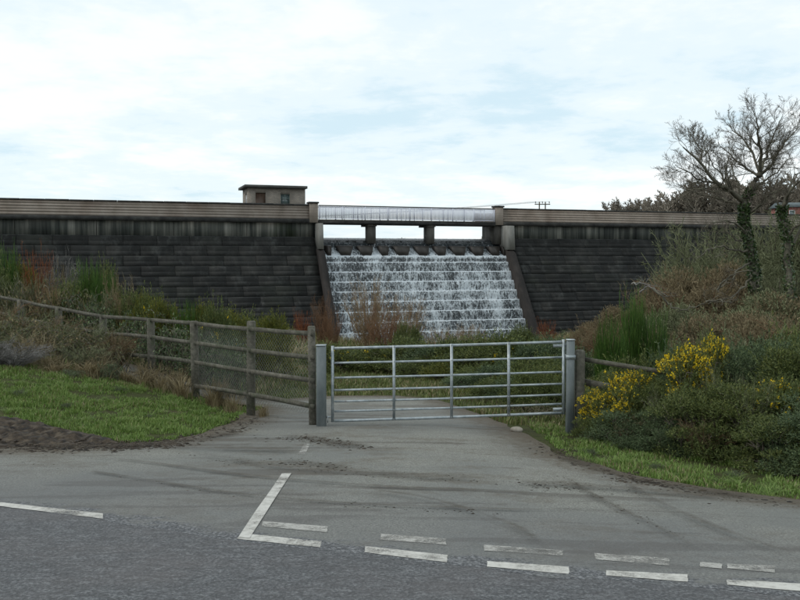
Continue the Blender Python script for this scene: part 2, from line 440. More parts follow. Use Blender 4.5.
M['stone'] = simple('pale_stone', [(0.3, (0.17, 0.15, 0.12)), (0.7, (0.36, 0.33, 0.28))], 9, 0.9, 0.2, bump=0.4)
M['redbrick'] = simple('red_brick_wall', [(0.3, (0.22, 0.085, 0.07)), (0.7, (0.32, 0.14, 0.12))], 2, 0.9, 0.2)
M['slate'] = simple('grey_slate', [(0.3, (0.07, 0.09, 0.095)), (0.7, (0.13, 0.155, 0.16))], 2, 0.7, 0.3)

def _foam(t, b):
    n = N(t)
    fo = n.attr('foam')
    a = n.noise(4.6, 6, 0.80, (1.8, 1.0, 0.8), dist=0.7); c = n.noise(0.85, 4, 0.6, (1, 0.5, 0.12), off=(2, 7, 1))
    f = n.math('ADD', n.math('ADD', n.math('MULTIPLY', n.math('SUBTRACT', a, 0.5), 2.3), n.math('MULTIPLY', n.math('SUBTRACT', c, 0.5), 1.0)), fo)
    fac = n.sramp(f, 0.36, 0.80)
    col = n.mix(fac, (0.028, 0.034, 0.037), n.mix(n.noise(5, 3, 0.6), (0.46, 0.52, 0.56), (0.74, 0.78, 0.80)))
    t.links.new(col, b.inputs['Base Color'])
    t.links.new(n.sramp(fac, 0, 1, 0.14, 0.75), b.inputs['Roughness']); b.inputs['Specular IOR Level'].default_value = 0.4
    n.bump(b, a, 0.9, 0.08)
M['foam'] = mat('white_falling_water', _foam)
def _lake(t, b):
    n = N(t); b.inputs['Base Color'].default_value = (0.03, 0.045, 0.05, 1); finish(b, 0.08, 0.5)
    n.bump(b, n.world(0.8, 4, 0.6), 0.25, 0.1)
M['lake'] = mat('lake_water', _lake)

G_GREEN = [(0.15, (0.07, 0.125, 0.022)), (0.5, (0.14, 0.225, 0.045)), (0.85, (0.25, 0.32, 0.10))]
M['grass'] = leafy('green_grass', G_GREEN, 0.55, 0.3, 0.25)
M['grass_dull'] = leafy('dull_grass', [(0.15, (0.06, 0.085, 0.02)), (0.5, (0.12, 0.15, 0.045)), (0.85, (0.21, 0.22, 0.085))], 0.6, 0.25, 0.25)
M['straw'] = leafy('dry_straw', [(0.15, (0.12, 0.088, 0.045)), (0.5, (0.25, 0.20, 0.11)), (0.85, (0.42, 0.36, 0.23))], 0.7, 0.2, 0.2)
M['gorse'] = leafy('gorse_green', [(0.1, (0.031, 0.045, 0.014)), (0.5, (0.081, 0.108, 0.032)), (0.9, (0.202, 0.217, 0.065))], 0.6, 0.25, 0.1)
M['gorse2'] = leafy('gorse_bluish_green', [(0.1, (0.029, 0.046, 0.023)), (0.5, (0.072, 0.106, 0.049)), (0.9, (0.167, 0.210, 0.095))], 0.6, 0.25, 0.1)
M['yellowgreen'] = leafy('yellow_green_leaf', [(0.1, (0.042, 0.054, 0.010)), (0.5, (0.102, 0.120, 0.022)), (0.9, (0.240, 0.216, 0.036))], 0.6, 0.25, 0.2)
M['yellow'] = leafy('yellow_petals', [(0.1, (0.66, 0.42, 0.01)), (0.5, (0.82, 0.60, 0.02)), (0.9, (0.88, 0.72, 0.07))], 0.6, 0.2, 0.2)
M['broom'] = leafy('broom_green', [(0.1, (0.024, 0.065, 0.010)), (0.5, (0.061, 0.130, 0.019)), (0.9, (0.121, 0.208, 0.036))], 0.55, 0.3, 0.1)
M['bramble'] = leafy('bramble_leaf', [(0.1, (0.043, 0.048, 0.020)), (0.45, (0.094, 0.102, 0.039)), (0.75, (0.174, 0.138, 0.067)), (0.95, (0.319, 0.254, 0.133))], 0.6, 0.25, 0.15)
M['bark'] = simple('grey_brown_bark', [(0.3, (0.060, 0.054, 0.042)), (0.55, (0.128, 0.119, 0.090)), (0.8, (0.221, 0.212, 0.160))], 3, 0.9, 0.15, bump=0.4, world=True)
M['twig'] = leafy('grey_brown_twig', [(0.1, (0.054, 0.046, 0.035)), (0.5, (0.120, 0.105, 0.080)), (0.9, (0.240, 0.217, 0.174))], 0.8, 0.15, 0)
M['twig_olive'] = leafy('lichen_olive_twig', [(0.1, (0.063, 0.074, 0.035)), (0.5, (0.144, 0.158, 0.083)), (0.9, (0.265, 0.282, 0.165))], 0.8, 0.15, 0)
M['twig_russet'] = leafy('russet_twig', [(0.1, (0.085, 0.045, 0.026)), (0.5, (0.18, 0.10, 0.056)), (0.9, (0.31, 0.19, 0.11))], 0.8, 0.15, 0)
M['twig_orange'] = leafy('orange_brown_twig', [(0.1, (0.14, 0.095, 0.05)), (0.5, (0.26, 0.18, 0.10)), (0.9, (0.40, 0.31, 0.19))], 0.8, 0.15, 0)
M['twig_red'] = leafy('red_orange_twig', [(0.1, (0.10, 0.032, 0.014)), (0.5, (0.20, 0.065, 0.028)), (0.9, (0.34, 0.14, 0.06))], 0.8, 0.15, 0)
M['twig_grey'] = leafy('pale_grey_twig', [(0.1, (0.075, 0.070, 0.062)), (0.5, (0.175, 0.169, 0.156)), (0.9, (0.338, 0.325, 0.312))], 0.8, 0.15, 0)
M['ivy'] = leafy('ivy_leaf', [(0.1, (0.016, 0.033, 0.011)), (0.5, (0.042, 0.075, 0.024)), (0.9, (0.096, 0.135, 0.045))], 0.4, 0.4, 0.05)
M['brown_olive'] = leafy('brown_olive_twig', [(0.1, (0.085, 0.066, 0.035)), (0.5, (0.175, 0.137, 0.078)), (0.9, (0.30, 0.245, 0.15))], 0.8, 0.15, 0)
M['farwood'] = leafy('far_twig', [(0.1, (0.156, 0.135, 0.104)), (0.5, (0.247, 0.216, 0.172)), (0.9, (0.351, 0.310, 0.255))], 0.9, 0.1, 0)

# ------------------------------------------------------------------ ground sheet
def axis(fine0, fine1, step, lo, hi, grow=1.16):
    a = list(np.arange(fine0, fine1 + 1e-6, step))
    d = step
    while a[-1] < hi: d *= grow; a.append(a[-1] + d)
    d = step
    while a[0] > lo: d *= grow; a.insert(0, a[0] - d)
    return np.array(a)
def grid_faces(nx, ny):
    i = np.arange(nx - 1); j = np.arange(ny - 1)
    I, J = np.meshgrid(i, j); a = (J * nx + I).ravel()
    return np.stack((a, a + 1, a + nx + 1, a + nx), 1)
gx = axis(-16, 16, 0.3, -1600, 1600, 1.09); gy = axis(3, 34, 0.3, -900, 2600, 1.06)
X, Y = np.meshgrid(gx, gy)
Z = terrain(X, Y)
tag(link('ground', npmesh('ground', np.stack((X.ravel(), Y.ravel(), Z.ravel()), 1), grid_faces(len(gx), len(gy)), M['ground'], smooth=True)), kind='structure')

def cdt_sheet(poly, step, dz, mats, name, edge_attr=False, jit=0.0, rng=random.Random(1)):
    poly = [tuple(p[:2]) for p in poly]
    P = []
    for i, a in enumerate(poly):                      # subdivide and roughen the outline
        b = poly[(i + 1) % len(poly)]
        L = math.dist(a, b); k = max(1, int(L / step))
        for q in range(k):
            t = q / k; x = a[0] + (b[0] - a[0]) * t; y = a[1] + (b[1] - a[1]) * t
            if jit:
                x += jit * mnoise.noise((x * 1.7, y * 1.7, 1.0)); y += jit * mnoise.noise((x * 1.7, y * 1.7, 7.0))
            P.append((x, y))
    A = np.array(P); inner = []
    for x in np.arange(A[:, 0].min(), A[:, 0].max(), step):
        for y in np.arange(A[:, 1].min(), A[:, 1].max(), step):
            inner.append((x + rng.uniform(-.1, .1) * step, y + rng.uniform(-.1, .1) * step))
    I = np.array(inner); I = I[inside(I, A)]
    d = edge_dist(I, A); I = I[d > step * 0.4]
    allp = [Vector(p) for p in P] + [Vector(p) for p in I]
    n = len(P)
    res = delaunay_2d_cdt(allp, [], [list(range(n))], 1, 1e-5)
    V = np.array([tuple(v) for v in res[0]]); F = [tuple(f) for f in res[2]]
    z = terrain(V[:, 0], V[:, 1]) + dz
    if edge_attr is not False: z = z - 0.0035 * (1 - sm(edge_line(V, np.array(JN)) / 0.3))
    me = npmesh(name, np.column_stack((V, z)), F, mats, smooth=True)
    if edge_attr is not False: attr(me, 'edge', edge_line(V, np.array(edge_attr))); attr(me, 'joint', edge_line(V, np.array(JN)))
    return me
def inside(Q, A):
    x, y = Q[:, 0], Q[:, 1]; r = np.zeros(len(Q), bool)
    x0, y0 = A[:, 0], A[:, 1]; x1, y1 = np.roll(x0, -1), np.roll(y0, -1)
    for a, b, c, d in zip(x0, y0, x1, y1):
        if b == d: continue
        m = ((b > y) != (d > y)) & (x < (c - a) * (y - b) / (d - b) + a); r ^= m
    return r
def edge_line(Q, A):
    best = np.full(len(Q), 1e9)
    for a, b in zip(A[:-1], A[1:]):
        ab = b - a; t = np.clip(((Q - a) @ ab) / max(1e-9, ab @ ab), 0, 1)
        best = np.minimum(best, np.hypot(*(Q - a - t[:, None] * ab).T))
    return best
def edge_dist(Q, A):
    best = np.full(len(Q), 1e9)
    B = np.roll(A, -1, 0)
    for a, b in zip(A, B):
        ab = b - a; t = np.clip(((Q - a) @ ab) / max(1e-9, ab @ ab), 0, 1)
        best = np.minimum(best, np.hypot(*(Q - a - t[:, None] * ab).T))
    return best

def gp(px, py): return tuple(ground(px, py)[:2])
# line where the coarse main road meets the smoother junction
JN = [(-40, 14.6), (-14, 11.0)] + [gp(px, py) for px, py in ((0, 509), (103, 523), (237, 545), (364, 559), (487, 573), (606, 583), (727, 593))] + [(5.5, 4.1), (14, 1.6), (40, -6)]
main_poly = [(x, y + .45) for x, y in JN] + [(40, -16), (0, -9), (-40, 4)]
link('main_road', cdt_sheet(main_poly, 0.5, 0.030, M['road'], 'main_road'), kind='structure')
# junction and track beyond the gate
FAR = [(-40, 19.5), (-14, 14.6), gp(0, 450), gp(60, 449), gp(120, 446), gp(160, 444), gp(200, 436), gp(231, 424), gp(246, 415), gp(262, 411), gp(262, 409), (-4.6, 17.1), (-8.0, 18.2), (-14, 20), (-30, 25), (-30, 28.5), (-14, 22.6), (-7.0, 20.6), gp(262, 401), gp(330, 397), gp(400, 397), gp(440, 402), gp(470, 412), gp(520, 433), gp(548, 449), gp(562, 458), gp(600, 468), gp(640, 479), gp(700, 489), gp(760, 498), gp(800, 503), (9, 6.3), (14, 4.5), (40, -2)]
APRON = FAR + [(x, y - 0.02) for x, y in reversed(JN)]
AP = np.array([p[:2] for p in APRON])
link('side_road', cdt_sheet(APRON, 0.28, 0.034, M['apron'], 'side_road', [p[:2] for p in FAR], 0.13), kind='structure')

# painted markings, each a sheet 4 mm above the asphalt
def marking(corners, worn, label=None, dz=0.041, parent=None):
    g = [gp(*c) for c in corners]                     # near-left, near-right, far-right, far-left
    rows = 3; cols = max(3, int(math.dist(g[0], g[1]) / 0.06)); V = []
    for j in range(rows + 1):
        for i in range(cols + 1):
            u, v = i / cols, j / rows
            x = (g[0][0] * (1 - u) + g[1][0] * u) * (1 - v) + (g[3][0] * (1 - u) + g[2][0] * u) * v
            y = (g[0][1] * (1 - u) + g[1][1] * u) * (1 - v) + (g[3][1] * (1 - u) + g[2][1] * u) * v
            x += 0.008 * mnoise.noise((x * 22, y * 22, 2)); y += 0.008 * mnoise.noise((x * 22, y * 22, 5))
            V.append((x, y, tz(x, y) + dz - .003 - 0.0035 * (1 - float(sm(edge_line(np.array([(x, y)]), np.array(JN))[0] / 0.3)))))
    me = npmesh('road_marking', np.array(V), grid_faces(cols + 1, rows + 1), M['paint_worn' if worn else 'paint'])
    return link('road_marking', me, parent, kind='structure')
side = bpy.data.objects['side_road']; mainr = bpy.data.objects['main_road']
for c in (((236, 543), (320, 552), (322, 546), (244, 538)), ((364, 557), (447, 567), (448, 560), (365, 551)),
          ((487, 571.5), (569, 579), (569, 572), (487, 566)), ((606, 580.5), (688, 587), (688, 580), (606, 575.5)), ((727, 590), (806, 597), (806, 589.5), (727, 585))):
    marking(c, False, parent=side)
for c in (((262, 531), (327, 537), (328, 531), (262, 525.5)), ((380, 544.5), (446, 549.5), (446, 543.5), (381, 538.5)),
          ((484, 555.5), (563, 561), (563, 555.5), (484, 549.5)), ((596, 564.5), (670, 571), (669, 563.5), (594, 558)), ((727, 573.5), (775, 578), (775, 571), (727, 569)), ((700, 572), (722, 574), (722, 569), (700, 567))):
    marking(c, True, parent=side)
marking(((238, 542), (250, 543), (291, 477), (282, 477)), False, parent=side, dz=0.045)
marking(((298, 457), (305, 458), (310, 447), (304, 446)), True, parent=side)
marking(((-30, 506), (103, 522.5), (103, 517.5), (-30, 502.5)), False, parent=mainr)

# ------------------------------------------------------------------ mud
rng = random.Random(5)
MUDP = np.array([gp(*p) for p in ((-60, 418), (0, 415), (40, 421), (80, 430), (118, 439), (140, 447), (60, 452), (0, 454), (-60, 455))])
def mud_sheet():
    x0, y0 = MUDP.min(0) - 0.3; x1, y1 = MUDP.max(0) + 0.3
    xs = np.arange(x0, x1, 0.045); ys = np.arange(y0, y1, 0.045)
    XX, YY = np.meshgrid(xs, ys); Q = np.stack((XX.ravel(), YY.ravel()), 1)
    ins = inside(Q, MUDP); d = edge_dist(Q, MUDP) * np.where(ins, 1, -1)
    h = np.zeros(len(Q))
    for k, (x, y) in enumerate(Q):
        if d[k] < -0.3: continue
        rut = mnoise.noise((x * 0.6 + 0.5 * mnoise.noise((x, y, 0)), y * 3.4 + x * 1.6, 0.5))
        h[k] = 0.06 * rut + 0.045 * mnoise.noise((x * 4, y * 5, 3)) + 0.055 * mnoise.noise((x * 10, y * 12, 9)) + 0.03 * mnoise.noise((x * 25, y * 25, 9))
    w = np.clip((d + 0.1) / 0.45, 0, 1)
    z = terrain(Q[:, 0], Q[:, 1]) + np.where(d > -0.3, (0.035 + h) * w - 0.08 * (1 - w) + 0.02, -0.3)
    V = np.column_stack((Q, z)); F = grid_faces(len(xs), len(ys))
    keep = (d[F] > -0.25).all(1); F = F[keep]
    link('mud', npmesh('mud', V, F, M['mud'], smooth=True), kind='structure')
mud_sheet()
# clods dropped by wheels: flattened lumps along the tracks and at the edges
ico = np.array([(0, 0, 1), (.89, 0, .45), (.28, .85, .45), (-.72, .53, .45), (-.72, -.53, .45), (.28, -.85, .45), (.72, .53, -.45), (-.28, .85, -.45), (-.89, 0, -.45), (-.28, -.85, -.45), (.72, -.53, -.45), (0, 0, -1)])
icoF = np.array([(0, 1, 2), (0, 2, 3), (0, 3, 4), (0, 4, 5), (0, 5, 1), (1, 6, 2), (2, 7, 3), (3, 8, 4), (4, 9, 5), (5, 10, 1), (2, 6, 7), (3, 7, 8), (4, 8, 9), (5, 9, 10), (1, 10, 6), (11, 7, 6), (11, 8, 7), (11, 9, 8), (11, 10, 9), (11, 6, 10)])
def lumps(points, dz=0.034):
    Vs, Fs = [], []
    for k, (x, y, r) in enumerate(points):
        v = ico * (1 + np.array([rng.uniform(-.3, .3) for _ in range(12)])[:, None]) * (r * rng.uniform(.8, 1.6), r * rng.uniform(.7, 1.2), r * rng.uniform(.25, .5))
        Vs.append(v + (x, y, tz(x, y) + dz)); Fs.append(icoF + 12 * k)
    return np.concatenate(Vs), np.concatenate(Fs)
pts = []
def streak(pxs, n, spread, r0, r1):
    g = [np.array(gp(*p)) for p in pxs]
    for _ in range(n):
        i = rng.randrange(len(g) - 1); t = rng.random(); p = g[i] * (1 - t) + g[i + 1] * t
        if mnoise.noise((p[0] * 1.1, p[1] * 1.1, 4.2)) < -0.05 and rng.random() < 0.75: continue
        pts.append((p[0] + rng.gauss(0, spread), p[1] + rng.gauss(0, spread), rng.uniform(r0, r1) * (0.5 + rng.random() ** 2)))
streak(((20, 465), (110, 478), (240, 500), (380, 511), (500, 518)), 260, 0.05, 0.002, 0.010)
streak(((150, 455), (220, 462), (300, 472), (400, 480), (540, 488)), 500, 0.16, 0.003, 0.012)
streak(((270, 440), (310, 441), (345, 447), (368, 452)), 600, 0.16, 0.004, 0.022)
streak(((280, 464), (310, 467), (352, 472)), 600, 0.15, 0.004, 0.018)
streak(((100, 449), (160, 446), (200, 440), (232, 430), (250, 420)), 1200, 0.2, 0.004, 0.024)
streak(((540, 445), (580, 468), (640, 484), (700, 494), (800, 508)), 1200, 0.14, 0.004, 0.022)
streak(((560, 480), (620, 512), (690, 545)), 90, 0.06, 0.003, 0.010)
streak(((540, 490), (600, 492), (680, 500), (760, 506)), 350, 0.2, 0.003, 0.013)
streak(((-20, 447), (40, 450), (110, 449), (170, 446)), 1500, 0.2, 0.004, 0.03)
def _smear(t, b):
    n = N(t)
    u = n.attr('across')
    nz_ = n.math('ADD', n.math('MULTIPLY', n.world(2.2, 5, 0.7, (1, 2, 1)), 0.6), n.math('MULTIPLY', n.world(11, 5, 0.75), 0.4))
    t.links.new(n.ramp(n.world(9, 4, 0.7), [(0.3, (0.03, 0.023, 0.016)), (0.55, (0.066, 0.053, 0.039)), (0.75, (0.11, 0.092, 0.07))]), b.inputs['Base Color']); finish(b, 0.9, 0.15)
    tr = n.new('ShaderNodeBsdfTransparent'); mx = n.new('ShaderNodeMixShader')
    fac = n.sramp(n.math('SUBTRACT', n.math('ADD', n.math('MULTIPLY', u, 0.36), n.math('ADD', nz_, n.math('MULTIPLY', n.math('SUBTRACT', n.world(0.9, 3, 0.6, off=(3, 1, 0)), 0.5), 0.7))), 0.5), 0.05, 0.55, 0, 0.52)
    t.links.new(fac, mx.inputs[0]); t.links.new(tr.outputs[0], mx.inputs[1]); t.links.new(b.outputs[0], mx.inputs[2]); t.links.new(mx.outputs[0], t.nodes['Material Output'].inputs[0])
M['smear'] = mat('smeared_mud', _smear)
nsm = 0
def smear(pxs, width):
    global nsm
    g_ = np.array([gp(*p) for p in pxs]); m = 30; t_ = np.linspace(0, len(g_) - 1, m); i_ = np.minimum(t_.astype(int), len(g_) - 2); f_ = (t_ - i_)[:, None]
    c_ = g_[i_] * (1 - f_) + g_[i_ + 1] * f_
    for _ in range(4): c_[1:-1] = (c_[:-2] + 2 * c_[1:-1] + c_[2:]) / 4
    T_ = np.gradient(c_, axis=0); T_ /= np.linalg.norm(T_, axis=1, keepdims=True); Nn = np.column_stack((-T_[:, 1], T_[:, 0])); V_, A_ = [], []
    nsm += 1; dz_ = 0.050 + 0.0022 * nsm
    for k in range(m):
        for q in range(7):
            u = q / 6; p = c_[k] + Nn[k] * (u - .5) * width; V_.append((p[0], p[1], tz(*p) + dz_)); A_.append((1 - abs(2 * u - 1) ** 1.5) * min(1, 5 * k / m, 5 * (m - 1 - k) / m) * 1.6 - 0.6)
    me = npmesh('mud_smear', np.array(V_), grid_faces(7, m)[:, ::-1], M['smear'], smooth=True); attr(me, 'across', A_); link('mud_smear', me, side, kind='structure')
for a_, w_ in ((((10, 464), (110, 478), (240, 500), (380, 511), (520, 516), (640, 512)), .16), (((-20, 456), (120, 462), (260, 482), (420, 494), (600, 500)), .2), (((262, 438), (310, 441), (345, 447), (378, 453)), .8), (((272, 464), (310, 467), (362, 473)), .6), (((-20, 452), (60, 450), (150, 449), (225, 439), (250, 428)), .6), (((535, 442), (580, 468), (640, 484), (720, 497), (820, 510)), .7),
               (((545, 470), (600, 505), (660, 535), (740, 580)), .16), (((480, 488), (560, 489), (660, 497), (780, 508)), .5), (((180, 455), (280, 472), (420, 482), (540, 489)), .5), (((600, 470), (660, 510), (740, 545), (830, 575)), .2), (((330, 490), (430, 505), (520, 535), (560, 570)), .18), (((140, 448), (200, 452), (330, 456)), .6)):
    smear(a_, w_)
V, F = lumps(pts)
tag(link('mud_clods', npmesh('mud_clods', V, F, M['mud'])), 'dried mud clods dropped by wheels across the asphalt', 'mud', kind='stuff')

# ------------------------------------------------------------------ dam
Zs = 0.72; RUN = 0.5
Z_BAND0, Z_BAND1 = 3.27, 4.55
dam = empty('dam', dam_pt(0, 0, 0), 'dark stepped masonry dam with brown parapet and central overflow spillway', 'dam', rz=DANG)
SL0, SR0 = -8.55, 7.55            # outer faces of the training walls
SL, SR = -60.0, 62.0
WL, WR = -8.05, 6.95              # chute inner width
def prism(name, prof, s0, s1, m, label=None, parent=dam):   # prof: list of (v, z); local y = -v
    b = MB(); n = len(prof)
    V = [(s0, -v, z) for v, z in prof] + [(s1, -v, z) for v, z in prof]
    F = [tuple(range(n)), tuple(range(2 * n - 1, n - 1, -1))]
    for k in range(n):
        k2 = (k + 1) % n; F.append((k2, k, n + k, n + k2))
    b.add(V, F); return b.build(name, m, parent, label=label)
NC = 12
vz = [(0.13 + RUN * k, Z_BAND0 - Zs * k) for k in range(NC + 1)]     # course edge k: top edge of course k
# dark core behind the blocks
for (a, b_) in ((SL, SL0), (SR0, SR)):
    prism('dam_core', [(-6, -6.5), (-0.4, -6.5)][::1] + [(vz[NC][0] - 0.35, -6.5), (vz[NC][0] - 0.35, vz[NC][1]), (-0.25, Z_BAND0 - 0.15), (-6, Z_BAND0 - 0.15)], a, b_, M['dam'])
    prism('upstream_wall', [(-5.0, 2.9), (-0.35, 2.9), (-0.35, Z_BAND1 - 0.02), (-5.0, Z_BAND1 - 0.02)], a, b_, M['dam'])
# blocks
BL = 2.28
def block_mesh(seed):
    r = random.Random(seed); b = MB()
    j = [r.uniform(-.022, .022) for _ in range(8)]
    x0, x1 = 0.008, BL - 0.008
    d = 1.05; ch = 0.035
    V = []
    fy = lambda z: (RUN - 0.022) * z / Zs
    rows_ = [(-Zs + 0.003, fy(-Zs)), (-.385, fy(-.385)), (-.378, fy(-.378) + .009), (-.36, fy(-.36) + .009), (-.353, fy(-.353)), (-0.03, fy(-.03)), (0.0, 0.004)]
    for (z, yy) in rows_:
        V += [(x0, yy + j[0], z), (x1, yy + j[1], z), (x1, d, z), (x0, d, z)]
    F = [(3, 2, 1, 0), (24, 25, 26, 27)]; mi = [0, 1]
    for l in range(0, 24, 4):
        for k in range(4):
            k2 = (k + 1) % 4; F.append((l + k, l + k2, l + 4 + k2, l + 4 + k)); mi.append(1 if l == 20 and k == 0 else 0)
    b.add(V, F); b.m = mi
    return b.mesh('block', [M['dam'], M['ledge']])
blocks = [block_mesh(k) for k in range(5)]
rb = random.Random(11)
def lay(s_from, s_to):
    n = int(round((s_to - s_from) / BL)); w = (s_to - s_from) / n
    for k in range(NC - 1):
        off = 0.5 * w if k % 2 else 0.0
        x = s_from - off
        while x < s_to - 0.05:
            a, c = max(x, s_from), min(x + w, s_to)
            if c - a > 0.2:
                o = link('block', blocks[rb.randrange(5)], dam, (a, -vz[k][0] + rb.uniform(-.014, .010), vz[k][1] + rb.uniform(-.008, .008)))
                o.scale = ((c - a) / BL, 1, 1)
            x += w
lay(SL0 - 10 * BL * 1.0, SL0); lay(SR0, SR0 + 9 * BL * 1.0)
prism('far_face', [(-0.3, 3.25)] + [(v - 0.0, z) for v, z in vz[:NC]] + [(-0.3, vz[NC - 1][1])], SL, SL0 - 10 * BL - 0.02, M['dam'])
prism('far_face', [(-0.3, 3.25)] + [(v - 0.0, z) for v, z in vz[:NC]] + [(-0.3, vz[NC - 1][1])], SR0 + 9 * BL + 0.02, SR, M['dam'])
# streaked upper wall in panels, with recessed joints
def panels(s0, s1, w):
    n = int(round((s1 - s0) / w)); w = (s1 - s0) / n
    for k in range(n):
        b = MB(); b.box(s0 + k * w + 0.02, s0 + (k + 1) * w - 0.02, -0.06 + rb.uniform(-.012, .012), 0.33, Z_BAND0 - 0.1, Z_BAND1 - 0.03)
        b.build('wall_panel', M['band'], dam)
panels(-50.0, SL0 + 0.2, 5.2); panels(SR0 - 0.2, 50, 5.2)
# parapet, string course, coping stones
def parapet(s0, s1):
    b = MB(); b.box(s0, s1, -0.19, 0.2, Z_BAND1 + 0.061, 5.599); b.build('parapet', M['parapet'], dam)
    for q in range(5):                      # horizontal courses standing proud of recessed joints
        z0_ = Z_BAND1 + 0.075 + q * 0.195; b = MB(); b.box(s0 + .004, s1 - .004, -0.222 - .006 * (q % 2), -0.191, z0_, z0_ + 0.185); b.build('parapet_course', M['parapet'], dam)
    b = MB(); b.box(s0, s1, -0.34, 0.35, Z_BAND1 - 0.24, Z_BAND1 + 0.06); b.build('string_course', M['coping'], dam)
    n = int((s1 - s0) / 1.55); w = (s1 - s0) / n
    me = None
    for k in range(n):
        if me is None:
            c = MB(); c.box(0.006, w - 0.006, -0.29, 0.27, 0, 0.12, ch=0.02); me = c.mesh('coping_stone', M['coping'])
        link('coping_stone', me, dam, (s0 + k * w, rb.uniform(-.01, .01), 5.60 + rb.uniform(-.006, .006)))
parapet(-46, SL0 + 0.05); parapet(SR0 - 0.75, 48)
for s in (SL0 - 0.05, SR0 - 0.85):   # end pillars of the parapet
    b = MB(); b.box(s - 0.33, s + 0.33, -0.36, 0.36, Z_BAND1 - 0.2, 5.78, ch=0.02); b.build('parapet_pillar', M['parapet'], dam)
    b = MB(); b.box(s - 0.40, s + 0.40, -0.43, 0.43, 5.782, 5.90, ch=0.03); b.build('pillar_cap', M['coping'], dam)
# crest road behind the parapet
b = MB(); b.box(SL, SL0, 0.36, 4.9, Z_BAND1 - 0.05, Z_BAND1 + 0.05); b.build('crest_road', M['concrete_dark'], dam)
b = MB(); b.box(SR0 - 0.6, SR, 0.36, 4.9, Z_BAND1 - 0.05, Z_BAND1 + 0.05); b.build('crest_road', M['concrete_dark'], dam)
b = MB(); b.box(SL, SL0 + 0.05, 4.5, 4.9, Z_BAND1 + 0.051, 5.55); b.build('rear_parapet', M['parapet'], dam)
b = MB(); b.box(SR0 - 0.75, SR, 4.5, 4.9, Z_BAND1 + 0.051, 5.55); b.build('rear_parapet', M['parapet'], dam)
# training walls
def tw(s0, s1):
    prof = [(-4.6, -6.4), (6.3, -6.4), (6.3, vz[NC - 1][1] + 0.2)]
    for k in range(NC - 1, 1, -1):                     # stepped top
        prof += [(vz[k][0] + 0.42, vz[k][1] + 0.22 - 0.0), (vz[k][0] + 0.42 - 0.001, vz[k - 1][1] + 0.22)] if False else [(vz[k][0] + 0.45, vz[k][1] + 0.25)]
    prof += [(0.95, 2.35), (-4.6, 2.35)]
    prism('training_wall', prof, s0, s1, M['training'])
tw(SL0, WL); tw(WR, SR0)
for (s0, s1, t) in ((SL0 + 0.1, WL + 0.003, 4.28), (WR - 0.003, SR0 + 0.12, 4.28)):
    prism('abutment', [(-1.9, 2.352), (1.22, 2.352), (1.02, t), (-1.9, t)], s0, s1, M['concrete'])
# spillway steps: dark stone under the water
sv = [(1.0, 1.82), (1.4, 1.35)] + [(1.4 + RUN * k, 1.35 - Zs * k) for k in range(1, 10)]
prof = [(-5, -6.5), (sv[-1][0] + 0.4, -6.5)]
for k in range(len(sv) - 1, -1, -1):
    prof += [(sv[k][0], sv[k][1] - (Zs if k else 0.5)), (sv[k][0], sv[k][1] - 0.02)]
prof += [(0.0, 1.8), (0.0, 2.5), (-0.6, 3.0), (-1.3, 3.2), (-3.0, 3.15), (-3.4, 2.0), (-5, 1.0)]
prism('spillway_steps', prof, WL + 0.002, WR - 0.002, M['dam'])
# teeth of the weir
tb = MB()
for z, hw, y0 in ((0, .26, -.98), (0.45, .40, -.86), (0.80, .50, -.62), (0.86, .47, -.35)):
    tb.v += [(-hw, y0, z), (hw, y0, z), (hw, 0.12, z), (-hw, 0.12, z)]
for l in (0, 4, 8):
    for k in range(4):
        k2 = (k + 1) % 4; tb.f.append((l + k, l + k2, l + 4 + k2, l + 4 + k)); tb.m.append(0)
tb.f += [(3, 2, 1, 0), (12, 13, 14, 15)]; tb.m += [0, 0]
tbm = tb.mesh('weir_tooth', M['tooth'])
def s_of(px, v=0.5):
    t = (px - 400) / F_PX; return (t * (OY - v * UX) - OX - v * UY) / (UX - t * UY)
gaps = [334, 355, 375.5, 391, 412, 431, 448, 467.5, 485.5, 501]
gs = [s_of(g) for g in gaps]
for a, c in zip([WL] + gs, gs + [WR]):
    w = c - a
    o = link('weir_tooth', tbm, dam, ((a + c) / 2, 0, 1.78)); o.scale = (max(0.25, (w - 0.42)) / 1.0, 1, 1)
# water over the spillway
prof = [(-3.2, 3.24, .12), (-1.3, 3.25, .14), (-0.75, 3.10, .2), (-0.3, 2.80, .26), (0.0, 2.52, .30), (0.05, 2.40, .5), (0.45, 2.15, .62), (0.85, 1.92, .72), (0.98, 1.86, .95)]
pv, pz = sv[0]
prof += [(pv + .10, pz - .02, .75), (pv + .16, pz - .25, .42)]
for k in range(1, len(sv)):
    v, z = sv[k]
    back = prof[-1][0]
    prof += [(back + 0.03, z + 0.05, .50), (v - 0.06, z + 0.045, .22), (v + 0.0, z + 0.04, .95), (v + 0.04, z + 0.01, .95), (v + 0.065, z - 0.03, .52), (v + 0.15, z - 0.27, .50), (v + 0.19, z - 0.48, .50), (v + 0.21, z - 0.60, .52)]
ns = int((WR - WL) / 0.07); ss = np.linspace(WL + .004, WR - .004, ns)
Vw, Fo = [], []
for j, (v, z, f) in enumerate(prof):
    for s in ss:
        q = mnoise.noise((s * 2.2, j * 0.45, 1.0)); q2 = mnoise.noise((s * 6.0, j * 0.8, 4.0))
        Vw.append((s, -(v + 0.05 * q + 0.03 * q2), z + 0.035 * q2 * (1 if j > 8 else 0.3))); 
        g = f
        if j > 8: g += 0.12 * mnoise.noise((s * 0.8, 3.0, 2.0)) + 0.10 * sm((s + 7) / 8) - 0.04
        Fo.append(g)
me = npmesh('cascade_water', np.array(Vw), grid_faces(ns, len(prof))[:, ::-1], M['foam'], smooth=True)
attr(me, 'foam', Fo)
wo = link('cascade_water', me, None, kind='structure')
